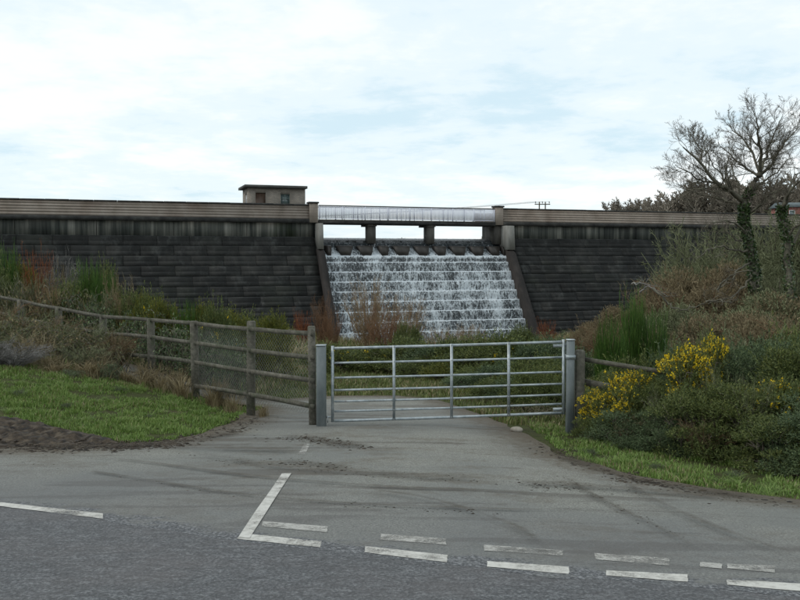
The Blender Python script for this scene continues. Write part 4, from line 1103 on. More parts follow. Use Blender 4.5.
for (px, Yd, w, top, k, lab) in ((100, 22.5, 1.1, 300, 2, 'dark leafy bramble behind the fence below the green brooms'), (135, 21.0, 1.0, 314, 2, 'dark bramble filling the bay behind the fourth fence post'), (170, 19.4, 1.0, 322, 2, 'dense bramble behind the rails left of the third fence post'),
                                 (205, 18.6, 0.85, 333, 2, 'bramble patch low behind the rails at the third fence post'), (232, 17.6, 0.6, 345, 2, 'bramble filling low rails left of the second fence post'), (60, 23.0, 1.1, 292, 0, 'brown bramble under the pale grey twiggy shrub'), (18, 23.8, 1.2, 288, 0, 'brown bramble under the broom at the far left edge')):
    plant('bramble_thicket', BB[k], px, Yd, w, top, lab, 'bramble', G_L)
for (px, Yd, w, top, k, lab) in ((66, 18.6, 1.0, 328, 0, 'large dark bramble thicket covering the left fence rails'), (28, 19.0, 1.1, 320, 1, 'brown bramble thicket at left, in front of the lower rails'), (-12, 18.5, 1.1, 318, 0, 'bramble thicket cut by the left edge in front of the fence'), (104, 18.0, 0.7, 345, 1, 'small bramble thicket in front of the fence, right of the large one')):
    plant('bramble_thicket', BB[k], px, Yd, w, top, lab, 'bramble', G_L)
for (px, Yd, w, top, m, lab) in ((20, 20.6, 1.1, 311, TW_OL[0], 'olive twiggy tangle just under the top rail at the far left'), (50, 19.8, 1.0, 319, TW_RU, 'brown twiggy tangle just under the top rail below the red-orange twigs'), (82, 18.8, 1.0, 325, TW_OL[1], 'olive tangle over the lower rails below the tallest broom'), (112, 18.6, .8, 334, TW_RU, 'brown tangle over the lower rails below the dry stalks'), (-14, 20.4, 1.1, 304, TW_RU, 'brown tangle cut by the left edge under the rail'),
                                 (36, 17.6, 1.0, 332, YS, 'straw stalks in front of the left fence, above the grass tufts'), (84, 17.5, .8, 345, TW_OL[1], 'olive twiggy mass between the big bramble and the grass tufts'), (2, 18.0, 1.0, 325, TW_OL[0], 'olive twiggy mass at the left edge above the pale grey shrub'), (128, 22.4, .8, 298, WI_O, 'orange-tan twigs behind the rail below the dry stalks'), (76, 25.6, .9, 272, YS, 'straw stalks between the two taller green brooms'),
                                 (16, 24.2, 1.1, 279, TW_OL[1], 'olive twigs above the top rail at the far left'), (56, 23.4, 1.0, 287, WI_O, 'tan twigs above the top rail below the pale grey twigs'), (110, 22.8, .8, 293, TW_OL[0], 'olive twigs above the rail under the dry stalks')):
    plant('twiggy_shrub', m, px, Yd, w, top, lab, 'shrub', G_L)
plant('twiggy_shrub', TW_G, 12, 16.6, 0.85, 346, 'sprawling pale grey bare shrub above the left grass verge', 'shrub', G_L)
plant('twiggy_shrub', TW_G, -14, 16.4, 0.8, 340, 'pale grey bare shrub cut by the left edge above the verge', 'shrub', G_L)
G_T = 'dead grass tufts along the foot of the left fence'
for (px, Yd, w, top, k, lab) in ((50, 16.6, .42, 364, 0, 'straw-coloured dead grass tuft right of the pale grey shrub'), (60, 16.9, .38, 368, 1, 'flattened dead grass tuft under the large bramble thicket'), (82, 16.9, .48, 362, 0, 'tall upright dead grass tuft in front of brambles'), (94, 17.0, .5, 360, 0, 'tallest straw tuft at the right end of the bramble thicket'),
                                 (124, 17.2, .42, 367, 1, 'dead grass tuft just right of the green weed clump'), (140, 17.0, .4, 372, 1, 'low straw tuft below the third rail'), (160, 16.9, .4, 374, 0, 'straw tuft left of the third fence post foot'), (180, 16.5, .4, 375, 1, 'straw tuft against the third fence post'), (212, 15.9, .35, 383, 1, 'short straw tuft right of the third fence post'), (232, 15.4, .3, 392, 1, 'short straw tuft left of the second fence post'), (262, 14.9, .22, 402, 1, 'small straw tuft at the foot of the second fence post')):
    plant('grass_tuft', TF[k], px, Yd, w * 1.15, top + 1, lab, 'grass tuft', G_T)
plant('leafy_weed', BB[2], 108, 16.9, .28, 362, 'dark green weed clump between two straw tufts', 'weed', G_T)
plant('leafy_weed', BB[2], 70, 16.4, .25, 371, 'small green weed clump at the edge of the left verge', 'weed', G_T)

# --- beyond the gate
G_H = 'gorse hedge beyond the gate'
hedge = ((338, 29, 1.1, 349, 2, 'yellow-flecked gorse bush seen just right of the latch post'), (362, 30, 1.2, 352, 0, 'dark gorse bush behind the gate below the orange-brown willow'), (386, 29, 1.2, 348, 2, 'gorse bush behind the first gate upright'), (412, 28, 1.3, 344, 0, 'dark gorse bush between first and middle gate uprights'),
         (440, 26.5, 1.2, 346, 1, 'blue-green gorse bush just left of the middle gate upright'), (466, 26, 1.2, 345, 2, 'gorse bush just right of the middle gate upright'), (492, 24.5, 1.2, 343, 0, 'dark gorse bush left of the third gate upright'), (520, 24, 1.2, 340, 2, 'yellow-flecked gorse bush right of the third gate upright'),
         (547, 23, 1.1, 343, 1, 'blue-green gorse bush behind the hinge end of the gate'), (505, 21, .75, 366, 1, 'low gorse bush behind lower rails at the third gate upright'), (535, 19.6, .75, 362, 0, 'low dark gorse bush behind the hinge end lower rails'), (556, 18.0, .6, 368, 2, 'gorse bush close behind the slim hinge post'), (478, 22.8, .8, 371, 0, 'low dark gorse bush at the track bend'), (520, 18.6, .6, 378, 1, 'small blue-green gorse low above the pale stone'), (548, 16.8, .55, 380, 0, 'dark gorse low at the foot of the hinge end'), (495, 20.4, .7, 382, 4, 'yellow-green leafy bush low behind the third gate upright'), (455, 24.4, .9, 366, 4, 'yellow-green leafy bush low behind the middle gate upright'), (425, 26.0, 1.0, 362, 0, 'dark gorse bush low between the first and middle gate uprights'), (470, 21.5, .75, 377, 1, 'blue-green gorse at the inside of the track bend'), (500, 19.0, .6, 384, 0, 'dark gorse close to the track edge right of the third gate upright'), (536, 17.2, .6, 372, 0, 'dark gorse between the pale stone and the hinge end'))
for (px, Yd, w, top, k, lab) in hedge:
    plant('gorse_bush', GO[k], px, Yd, w * 1.25, top - 3, lab, 'bush', G_H)
for (px, Yd, w, top, lab) in ((520, 17.0, .55, 402, 'brown bramble heap at the track edge behind the pale stone'), (545, 15.8, .55, 404, 'brown bramble heap under the hinge end of the gate'), (498, 18.6, .5, 398, 'small brown bramble at the bend of the track'), (600, 14.6, .5, 395, 'brown bramble behind the wooden post beside the gate')):
    plant('bramble_thicket', BB[1], px, Yd, w, top, lab, 'bramble', G_H)
G_W = 'bare willows below the dam'
for (px, Yd, w, top, m, lab) in ((368, 44, 1.7, 281, WI_O, 'orange-brown bare willow in front of the cascade, the taller one'), (406, 42, 1.5, 297, WI_O, 'orange-brown bare willow in front of the cascade, the lower one'), (385, 40, 1.5, 306, WI_R, 'russet bare willow between the two orange-brown ones'), (322, 46, 1.0, 297, WI_R, 'russet bare willow at the left edge of the cascade'),
                                 (332, 43, .8, 310, WI_R, 'small russet willow just above the latch post'), (303, 44, .8, 312, WI_RED, 'red-brown twiggy shrub left of the cascade foot'), (468, 43, 1.5, 325, WI_O, 'low tan bare willow before the cascade, right of centre'), (440, 41, 1.2, 328, WI_O, 'low tan bare willow before the middle of the cascade foot'), (548, 48, .9, 321, WI_RED, 'red-brown twiggy shrub right of the cascade foot')):
    plant('willow_shrub', m, px, Yd, w, top, lab, 'shrub', G_W)
plant('leafy_shrub', GO[0], 408, 38, .8, 326, 'small dark green pointed shrub before the cascade', 'shrub', G_W)
plant('leafy_shrub', GO[0], 524, 40, 1.1, 328, 'dark green shrub at the lower right corner of the cascade', 'shrub', G_W)
for (px, Yd, w, top, k, lab) in ((552, 40, 1.3, 333, 0, 'pale dry grass clump left of the others below the right dam wall'), (572, 38, 1.3, 334, 1, 'pale dry grass clump below the right dam wall'), (590, 36, 1.2, 335, 0, 'pale dry grass clump left of the tall brooms'), (540, 35, 1.0, 339, 2, 'dull green grass clump above the hinge end of the gate'), (290, 34, 1.2, 345, 1, 'tan grass clump seen over the fence bay nearest the gate'), (270, 30, 1.0, 352, 2, 'dull green grass clump seen through the fence bay by the gate')):
    plant('grass_tuft', TF[k], px, Yd, w, top, lab, 'grass tuft', 'grass clumps below the dam')

# --- right side
G_R = 'bushes on the right bank'
for (px, Yd, w, top, k, lab) in ((612, 19, .75, 318, 1, 'shorter green broom left of the tall broom behind the right fence'), (633, 19.5, .75, 297, 0, 'tallest upright green broom behind the right fence'), (656, 19.5, .65, 312, 1, 'green broom right of the tallest broom'), (601, 20, .4, 338, 0, 'small green broom nearest the gate on the right')):
    plant('broom_bush', BR[k], px, Yd, w, top, lab, 'bush', G_R)
gr = ((612, 14.4, .50, 376, 2, 'gorse bush growing behind the rails beside the right wooden post'), (603, 13.1, .36, 394, 3, 'yellow-flowered gorse low beside the right wooden post'), (632, 13.0, .46, 376, 4, 'gorse bush with scattered yellow flowers in front of the right fence rails'), (652, 12.8, .48, 384, 0, 'dark gorse bush between the two flowering ones'), (628, 12.5, .45, 412, 1, 'dark low gorse in front of the fence near the verge'),
      (690, 12.5, .52, 352, 3, 'gorse bush with the most yellow flowers, at the end of the visible rail'), (716, 13.4, .40, 342, 3, 'tall gorse sprays topped with yellow flowers'), (698, 11.8, .60, 394, 0, 'dark gorse below the brightest flowers'), (742, 13.4, .65, 356, 1, 'blue-green gorse right of the brightest flowers'), (742, 11.7, .62, 388, 0, 'dark low gorse above the right verge'),
      (776, 13.2, .75, 348, 1, 'rounded blue-green gorse towards the right edge'), (788, 11.6, .6, 384, 2, 'gorse bush near the right edge with a few yellow flowers'), (812, 12.6, .8, 350, 0, 'dark gorse bush cut by the right picture edge'), (780, 10.8, .5, 420, 0, 'lowest dark gorse, overhanging the right verge'), (668, 12.0, .45, 412, 1, 'low gorse at the back of the right verge'), (822, 10.6, .7, 400, 1, 'gorse cut by the right edge, close to the verge'), (752, 12.6, .3, 392, 4, 'small spray of yellow gorse flowers right of centre of the hedge'))
for (px, Yd, w, top, k, lab) in gr:
    plant('gorse_bush', GOF[k], px, Yd, w * 1.3, top, lab, 'bush', 'gorse along the right verge')
for (px, Yd, w, top, k, lab) in ((640, 17.0, .9, 358, 0, 'gorse behind the right fence, below the tall brooms'), (680, 16.6, .9, 352, 1, 'gorse behind the flowering bush'), (745, 16.5, 1.1, 344, 1, 'gorse hump behind the blue-green bush'), (800, 16.0, 1.1, 336, 0, 'gorse hump behind the right edge bushes')):
    plant('gorse_bush', GO[k], px, Yd, w, top, lab, 'bush', G_R)
for (px, Yd, w, top, m, lab) in ((668, 33, 2.2, 285, TW_RU, 'russet arching shrub left of the ivy-clad tree'), (700, 32, 2.4, 272, TW_RU, 'largest russet arching shrub below the bare branches'), (735, 30, 2.2, 300, TW_RU, 'russet shrub below the ivy-clad trunk'), (690, 27, 1.8, 310, TW_OL[1], 'olive twiggy shrub in front of the russet shrubs'), (650, 26, 1.2, 322, TW_RU, 'low russet shrub right of the tallest broom'), (722, 25, 1.7, 318, TW_OL[0], 'olive twiggy shrub above the yellow flowers'),
                                 (760, 26, 1.9, 312, TW_RU, 'russet-brown tangle right of the trunk foot'), (790, 25, 1.9, 308, TW_OL[1], 'olive tangle towards the right edge'), (700, 22, 1.2, 333, TW_RU, 'low russet tangle above the flowering gorse'), (770, 21, 1.5, 330, TW_OL[0], 'low olive tangle above the right gorse'), (815, 23, 1.7, 312, TW_RU, 'russet tangle cut by the right edge'), (585, 34, 1.1, 322, TW_RU, 'low russet shrub before the right dam wall'), (612, 32, 1.3, 318, TW_RU, 'russet shrub behind the left broom')):
    plant('twiggy_shrub', m, px, Yd, w, top + 8, lab, 'shrub', G_R)
for (px, Yd, w, top, k, lab) in ((672, 33.5, 2.2, 290, 0, 'rounded soft brown shrub at the left end of the russet shrubs'), (702, 33, 2.6, 272, 0, 'largest rounded soft brown shrub below the bare branches'), (732, 31, 2.4, 296, 0, 'rounded soft brown shrub before the ivy-clad trunk'), (770, 29, 2.6, 300, 1, 'rounded olive shrub right of the trunk foot'), (806, 28, 2.4, 298, 0, 'rounded brown shrub at the right edge'), (684, 28, 1.9, 312, 1, 'rounded olive shrub in front of the brown ones'), (724, 26, 1.9, 320, 0, 'low rounded brown shrub above the yellow flowers'), (592, 38, 1.4, 326, 0, 'low rounded brown shrub before the right dam wall'), (628, 35, 1.7, 312, 0, 'rounded brown shrub behind the tallest broom'), (760, 24, 1.7, 326, 0, 'low rounded brown shrub above the right gorse')):
    plant('bare_shrub', RD[k], px, Yd, w, top, lab, 'shrub', G_R)
for (px, Yd, w, top, m, lab) in ((664, 12.2, .35, 392, TW_OL[1], 'dead olive twigs poking from the dark gorse'), (724, 12.0, .4, 372, TW_OL[0], 'dead olive twigs right of the brightest flowers'), (760, 11.4, .4, 385, TW_OL[1], 'dead twigs above the right verge gorse'), (706, 11.5, .4, 420, TW_RU, 'brown dead twigs low in the gorse over the verge'), (640, 12.4, .35, 418, TW_RU, 'brown dead twigs low beside the fence gorse')):
    plant('dead_twigs', m, px, Yd, w, top, lab, 'dead plant', G_R)
for (px, Yd, w, top, k, lab) in ((692, 40, 3.0, 226, 0, 'tall olive bare shrub against the right end of the dark wall'), (716, 42, 3.2, 215, 1, 'tall olive bare shrub covering the parapet left of the trunk'), (738, 39, 2.8, 235, 0, 'olive bare shrub directly behind the ivy-clad trunk'), (770, 40, 3.0, 205, 1, 'tall olive bare shrub right of the ivy-clad trunk'), (796, 38, 3.0, 208, 0, 'tall olive bare shrub at the right edge'), (830, 38, 3.2, 205, 1, 'tall olive bare shrub beyond the right edge'), (676, 37, 2.0, 258, 1, 'lower olive shrub at the left end of the bare thicket'), (755, 35, 2.2, 250, 0, 'olive shrub around the trunk foot'), (785, 33, 2.2, 255, 1, 'olive shrub right of the trunk foot')):
    plant('bare_shrub', TW_OL[k], px, Yd, w * 1.05, top + 13, lab, 'shrub', 'bare thicket on the right bank')

# ------------------------------------------------------------------ trees
def grow(ch, p, d, L, r, lvl, g, up=.25, bend=.16, kids=(5, 5, 4), ratio=.55):
    n = max(3, min(7, int(L / .25) + 2)); pts_ = [p]; q = p; dd = d
    for i in range(n - 1):
        dd = unit(dd + g.normal(size=3) * bend + np.array((0, 0, up * .12))); q = q + dd * L / (n - 1); pts_.append(q)
    pts_ = np.array(pts_); rr = np.linspace(r, max(r * .35, .0035), n); ch.setdefault(lvl, []).append((pts_, rr))
    if lvl <= 0: return
    branch(ch, pts_, rr, L, lvl, g, up, bend, kids, ratio)
def branch(ch, pts_, rr, L, lvl, g, up=.25, bend=.16, kids=(5, 5, 4), ratio=.55, t0=.2):
    n = len(pts_)
    for k in range(kids[min(len(kids) - 1, lvl - 1)]):
        t = t0 + (1 - t0) * (k + g.random()) / kids[min(len(kids) - 1, lvl - 1)]; f = min(.999, t) * (n - 1); i = int(f)
        p = pts_[i] * (1 - f + i) + pts_[i + 1] * (f - i); a = unit(pts_[i + 1] - pts_[i])
        s_ = unit(np.cross(a, g.normal(size=3))); nd = unit(a * .75 + s_ * g.uniform(.5, .95) + np.array((0, 0, up)))
        grow(ch, p, nd, L * ratio * g.uniform(.7, 1.15) * (1.1 - .4 * t), max(.0035, rr[i] * .38), lvl - 1, g, up, bend, kids, ratio)

# the big bare tree with an ivy-clad trunk, built from limbs seen in the photograph
TY = 31.0
g = np.random.default_rng(5)
def limb(pxs, r0, r1, bulge=0.0, y0=0.0):
    P = []
    n = len(pxs)
    for k, (px, py) in enumerate(pxs):
        P.append(at(px, py, TY + y0 + bulge * math.sin(.5 * PI * k / (n - 1))))
    P = np.array(P); m = 4 * (n - 1) + 1; t = np.linspace(0, n - 1, m); i = np.minimum(t.astype(int), n - 2); f = (t - i)[:, None]
    Q = P[i] * (1 - f) + P[i + 1] * f
    Q[1:-1] = (Q[:-2] + 2 * Q[1:-1] + Q[2:]) / 4; Q[1:-1] += g.normal(size=(m - 2, 3)) * .025
    return Q, np.linspace(r0, r1, m)
gz0 = at(757, 320, TY)
trunk = limb(((758, 335), (757, 300), (754, 270), (749, 240), (744, 215), (745, 200)), .19, .12)
limbs = [limb(((745, 203), (731, 191), (718, 184), (700, 161), (683, 147)), .10, .02, -1.2), limb(((744, 200), (752, 186), (760, 173)), .15, .11), limb(((760, 174), (753, 154), (744, 142), (730, 126)), .06, .015, 1.2), limb(((760, 174), (761, 149), (758, 128), (755, 112)), .065, .012, -.8),
         limb(((760, 174), (768, 150), (773, 135), (783, 116)), .06, .012, 1.0), limb(((760, 175), (772, 163), (781, 147), (798, 128)), .06, .015, -1.0), limb(((759, 177), (745, 168), (735, 160), (718, 142)), .05, .012, .8), limb(((750, 188), (762, 184), (776, 172), (792, 158)), .05, .012, 1.6),
         limb(((718, 184), (700, 180), (688, 172), (675, 165)), .04, .01, -.6), limb(((748, 215), (760, 205), (772, 192), (784, 190)), .05, .012, -1.0), limb(((700, 161), (703, 150), (695, 142), (690, 132)), .03, .01, .4), limb(((731, 191), (722, 176), (712, 165), (706, 150)), .035, .01, .9), limb(((745, 206), (728, 202), (708, 196), (690, 192), (676, 184)), .05, .012, 1.0)]
low = [limb(((750, 250), (736, 250), (720, 246), (706, 250), (694, 262)), .045, .012, -1.4), limb(((753, 275), (742, 290), (726, 300), (708, 304)), .04, .012, -1.2), limb(((748, 236), (740, 226), (728, 220), (712, 222), (704, 228)), .045, .012, -1.0), limb(((752, 262), (738, 270), (728, 280), (718, 292)), .04, .012, -1.6), limb(((749, 240), (738, 240), (728, 232), (716, 232)), .04, .01, .9)]
tree = empty('bare_tree', (gz0[0], TY, tz(gz0[0], TY)), 'tall bare tree with ivy-clad trunk and wide crown against the sky', 'tree')
off = tree.location
trunk[0][0][2] = off.z - .3
V, F = skin([trunk], 10); link('trunk', npmesh('trunk', V - np.array(off), F, M['bark'], smooth=True), tree)
V, F = skin(limbs + low, 6)
link('limbs', npmesh('limbs', V - np.array(off), F, M['bark'], smooth=True), tree)
ch = {}
for k, (P, rr) in enumerate(limbs):
    if k == 1: continue
    L = np.linalg.norm(np.diff(P, axis=0), axis=1).sum(); branch(ch, P, rr, L, 3, g, .2, .2, (8, 9, 18), .45, .08)
for (P, rr) in low: branch(ch, P, rr, 1.9, 2, g, .1, .25, (8, 9), .45, .2)
V, F = skin(ch.get(2, []), 4); V2, F2 = skin(ch.get(1, []) + ch.get(0, []), 3)
link('branches', npmesh('branches', V - np.array(off), F, M['bark']), tree)
link('twigs', npmesh('twigs', V2 - np.array(off), F2, M['twig']), tree, kind='stuff')
# ivy on the trunk and the lower limbs
LP, LD = [], []
for (P, rr), n, lo, hi, extra in ((trunk, 2200, .12, .95, .04), (limbs[1], 160, 0, .5, .02)):
    m = len(P)
    for k in range(n):
        f = (lo + (hi - lo) * g.random()) * (m - 1.01); i = int(f); p = P[i] * (1 - f + i) + P[i + 1] * (f - i); a = unit(np.array((g.normal(), g.normal(), 0))); lump = 1 + .8 * mnoise.noise((p[2] * 2.2, a[0] * 1.5, a[1] * 1.5))
        LP.append(p + a * (rr[i] + extra * lump * g.random())); LD.append(a * .5 + g.normal(size=3) * .6 + np.array((0, 0, -.3)))
V, F = leaves(np.array(LP), np.array(LD), g.uniform(.06, .12, len(LP)), .075, g)
link('ivy', npmesh('ivy', V - np.array(off), F, M['ivy']), tree)

# second bare tree at the right edge, with arching limbs
TY = 30.0
tr2 = limb(((790, 330), (789, 280), (787, 240), (783, 215), (782, 205)), .13, .09)
lm2 = [limb(((783, 208), (787, 196), (796, 184), (810, 172)), .07, .02, -1), limb(((784, 204), (788, 190), (792, 178), (806, 170)), .05, .015, 1), limb(((787, 240), (793, 228), (806, 222), (818, 226)), .05, .02, -.8), limb(((784, 212), (776, 200), (770, 188), (768, 176)), .04, .01, 1), limb(((788, 262), (795, 240), (812, 205), (825, 180)), .06, .02, .8)]
t2 = empty('bare_tree', (at(790, 300, TY)[0], TY, tz(at(790, 300, TY)[0], TY)), 'slimmer bare tree with arching limbs at the right edge', 'tree')
off = t2.location; tr2[0][0][2] = off.z - .3
V, F = skin([tr2], 8); link('trunk', npmesh('trunk', V - np.array(off), F, M['bark'], smooth=True), t2)
V, F = skin(lm2, 6); link('limbs', npmesh('limbs', V - np.array(off), F, M['bark'], smooth=True), t2)
ch = {}
for (P, rr) in lm2: branch(ch, P, rr, np.linalg.norm(np.diff(P, axis=0), axis=1).sum(), 2, g, .2, .22, (6, 8), .42, .15)
V, F = skin(ch.get(1, []) + ch.get(0, []), 3); link('twigs', npmesh('twigs', V - np.array(off), F, M['twig']), t2, kind='stuff')
LP, LD = [], []
for k in range(1500):
    P, rr = tr2; f = g.random() * (len(P) - 1.01); i = int(f); p = P[i] * (1 - f + i) + P[i + 1] * (f - i); a = unit(np.array((g.normal(), g.normal(), 0))); LP.append(p + a * (rr[i] + .07 * g.random() * (1 + mnoise.noise((p[2] * 2, a[0], a[1]))))); LD.append(a * .5 + g.normal(size=3) * .6 + np.array((0, 0, -.3)))
V, F = leaves(np.array(LP), np.array(LD), g.uniform(.06, .11, len(LP)), .07, g); link('ivy', npmesh('ivy', V - np.array(off), F, M['ivy']), t2)
# fallen branches
def fallen(pxs, Yd, r, label, m='bark'):
    global TY
    TY = Yd; P, rr = limb(pxs, r, r * .3, -.5)
    o = empty('fallen_branch', tuple(P[len(P) // 2]), label, 'branch', 'fallen branches on the right bank'); ch = {}
    branch(ch, P, rr, 1.0, 2, g, .3, .3, (3, 5), .45, .1)
    V, F = skin([(P, rr)], 6); link('limb', npmesh('limb', V - np.array(o.location), F, M[m], smooth=True), o)
    V, F = skin(ch[1] + ch[0], 3); link('twigs', npmesh('twigs', V - np.array(o.location), F, M[m if m != 'bark' else 'twig']), o, kind='stuff')
fallen(((652, 288), (664, 300), (677, 311), (690, 309), (706, 303)), 25.5, .04, 'dark hooked branch lying across the russet shrubs')
fallen(((717, 290), (724, 281), (736, 273), (752, 271)), 27.0, .04, 'arching dark branch left of the ivy-clad trunk')
fallen(((706, 302), (720, 300), (732, 302)), 25.0, .035, 'short dark branch below the arching one')
fallen(((632, 284), (642, 283), (650, 286)), 27.0, .03, 'pale grey branch tip against the dark dam wall', 'twig_grey')
fallen(((640, 292), (646, 286), (656, 290), (668, 297)), 27.2, .025, 'pale grey branch fork beside the russet shrub', 'twig_grey')

# distant trees: twiggy crowns on trunks
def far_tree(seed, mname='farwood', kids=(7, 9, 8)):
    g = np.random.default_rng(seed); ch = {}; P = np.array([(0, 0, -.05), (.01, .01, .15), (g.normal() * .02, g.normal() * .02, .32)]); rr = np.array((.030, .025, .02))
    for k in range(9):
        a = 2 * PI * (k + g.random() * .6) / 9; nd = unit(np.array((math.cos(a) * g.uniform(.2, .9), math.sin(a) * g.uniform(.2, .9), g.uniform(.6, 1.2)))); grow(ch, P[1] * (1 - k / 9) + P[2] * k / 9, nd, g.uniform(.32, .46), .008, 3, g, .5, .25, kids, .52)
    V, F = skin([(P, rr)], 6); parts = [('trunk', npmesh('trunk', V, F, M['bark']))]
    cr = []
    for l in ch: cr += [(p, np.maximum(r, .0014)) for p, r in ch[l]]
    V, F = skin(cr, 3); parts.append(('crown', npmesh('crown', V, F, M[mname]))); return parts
FT = [far_tree(31), far_tree(32), far_tree(33)]
G_F = 'bare trees beyond the dam'
def _fh(parts):
    me = parts[1][1]; a = np.empty(len(me.vertices) * 3, np.float32); me.vertices.foreach_get('co', a); return float(np.percentile(a[2::3], 99))
FH = [_fh(p) for p in FT]
ft = ((622, 230, 203, 0, 'low hazy bare tree at the left end of the far wood'), (634, 225, 201, 1, 'hazy bare tree second from the left in the far wood'), (648, 220, 199, 0, 'hazy rounded bare tree above the right parapet'), (662, 215, 202, 1, 'hazy bare tree left of the dark wood'), (676, 170, 194, 2, 'bare tree where the far wood turns darker'), (690, 150, 184, 2, 'dark bare tree behind the lowest left limb'), (704, 145, 186, 0, 'dark bare tree behind the left crown half'), (718, 150, 188, 2, 'dark bare tree left of the ivy-clad trunk, beyond the parapet'),
      (732, 140, 183, 1, 'bare tree directly behind the trunk fork'), (748, 140, 184, 2, 'olive bare tree behind the main trunk'), (764, 135, 187, 0, 'bare tree just right of the main trunk, beyond the parapet'), (780, 135, 187, 2, 'olive bare tree above the red brick house'), (798, 130, 183, 1, 'bare tree at the right edge beyond the parapet'), (818, 130, 176, 2, 'bare tree past the right edge beyond the parapet'))
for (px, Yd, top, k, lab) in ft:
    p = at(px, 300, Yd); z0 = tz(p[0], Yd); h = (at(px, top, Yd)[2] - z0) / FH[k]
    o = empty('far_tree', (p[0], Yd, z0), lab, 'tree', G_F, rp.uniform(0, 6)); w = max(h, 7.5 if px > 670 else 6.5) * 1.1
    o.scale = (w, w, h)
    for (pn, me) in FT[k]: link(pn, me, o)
for (px, Yd, top, w, lab) in ((400, 400, 233.5, 8, 'tiny distant tree seen under the footbridge, middle opening'), (485, 400, 231.5, 7, 'tiny distant tree seen under the right end of the footbridge')):
    p = at(px, 300, Yd); z0 = tz(p[0], Yd); o = empty('far_tree', (p[0], Yd, z0), lab, 'tree', 'distant trees across the reservoir'); h = at(px, top, Yd)[2] - z0; o.scale = (w, w, h)
    for (pn, me) in FT[0]: link(pn, me, o)

# ------------------------------------------------------------------ power pole, red house
PY = 170.0
pc = at(542, 215, PY); pole = empty('power_pole', (pc[0], PY, tz(pc[0], PY)), 'twin-legged wooden power pole rising behind the right parapet', 'power pole')
po = np.array(pole.location); ztop = at(542, 203, PY)[2]
for px in (539.3, 545.3):
    x = at(px, 210, PY)[0]; b = MB(); b.tube([(x, PY, po[2] - .3), (x, PY, ztop + .25)], [.17, .12], 8); b.build('pole', M['bark'], pole, po)
xa, xb = at(534.5, 210, PY)[0], at(550, 210, PY)[0]
b = MB(); b.box(xa, xb, PY - .22, PY - .12, ztop - .35, ztop - .17); b.build('crossarm', M['bark'], pole, po)
for f in (.06, .5, .94):
    x = xa + (xb - xa) * f; b = MB(); b.tube([(x, PY - .17, ztop - .17), (x, PY - .17, ztop + .02), (x, PY - .17, ztop + .06), (x, PY - .17, ztop + .28)], [.04, .04, .12, .09], 8); b.build('insulator', M['roof'], pole, po)
    b = MB(); n = 14; b.tube([(x - 150 * t, PY + 55 * t - .17, ztop + .28 - 7 * 4 * t * (1 - t) * .35) for t in np.linspace(0, 1, n)], .02, 4); b.build('wire', M['roof'], pole, po)
HY = 118.0
hc = at(789, 212, HY); zg = tz(hc[0], HY)
house = empty('brick_house', (hc[0], HY, zg), 'small red brick house with grey roof glimpsed behind the twigs at right', 'house')
ez = at(789, 208, HY)[2] - zg; rz_ = at(789, 202.5, HY)[2] - zg
b = MB(); b.box(-1.6, 3.2, -2, 2, -.5, ez); b.build('wall', M['redbrick'], house)
b = MB(); b.add([(-1.9, -2.3, ez + .002), (3.5, -2.3, ez + .002), (3.5, 2.3, ez + .002), (-1.9, 2.3, ez + .002), (-1.9, 0, rz_), (3.5, 0, rz_)], [(3, 2, 1, 0), (0, 1, 5, 4), (2, 3, 4, 5), (0, 4, 3), (1, 2, 5)]); rfm = b.build('roof', M['slate'], house)
b = MB(); b.box(2.3, 2.9, -.3, .3, rz_ - .3, rz_ + .8); b.build('chimney', M['redbrick'], rfm)
for x in (-.9, 1.4):
    b = MB(); b.box(x, x + .8, -2.03, -2.002, ez - 1.5, ez - .4); w_ = b.build('window', M['white'], house); b = MB(); b.box(x + .08, x + .72, -2.05, -2.031, ez - 1.42, ez - .48); b.build('pane', M['glass'], w_)

# ------------------------------------------------------------------ stone at the track edge
sp = ground(517, 434)
st = MB(); rs = random.Random(3); v = ico * np.array([1 + rs.uniform(-.2, .25) for _ in range(12)])[:, None] * (.13, .09, .07)
st.add(v, [tuple(f) for f in icoF]); o = st.build('stone', M['stone'], smooth=False); o.location = (sp[0], sp[1] + .05, sp[2] + .06)
sb = o.modifiers.new('round', 'SUBSURF'); sb.levels = sb.render_levels = 2
tag(o, 'pale stone lying at the right edge of the track beyond the gate', 'stone')

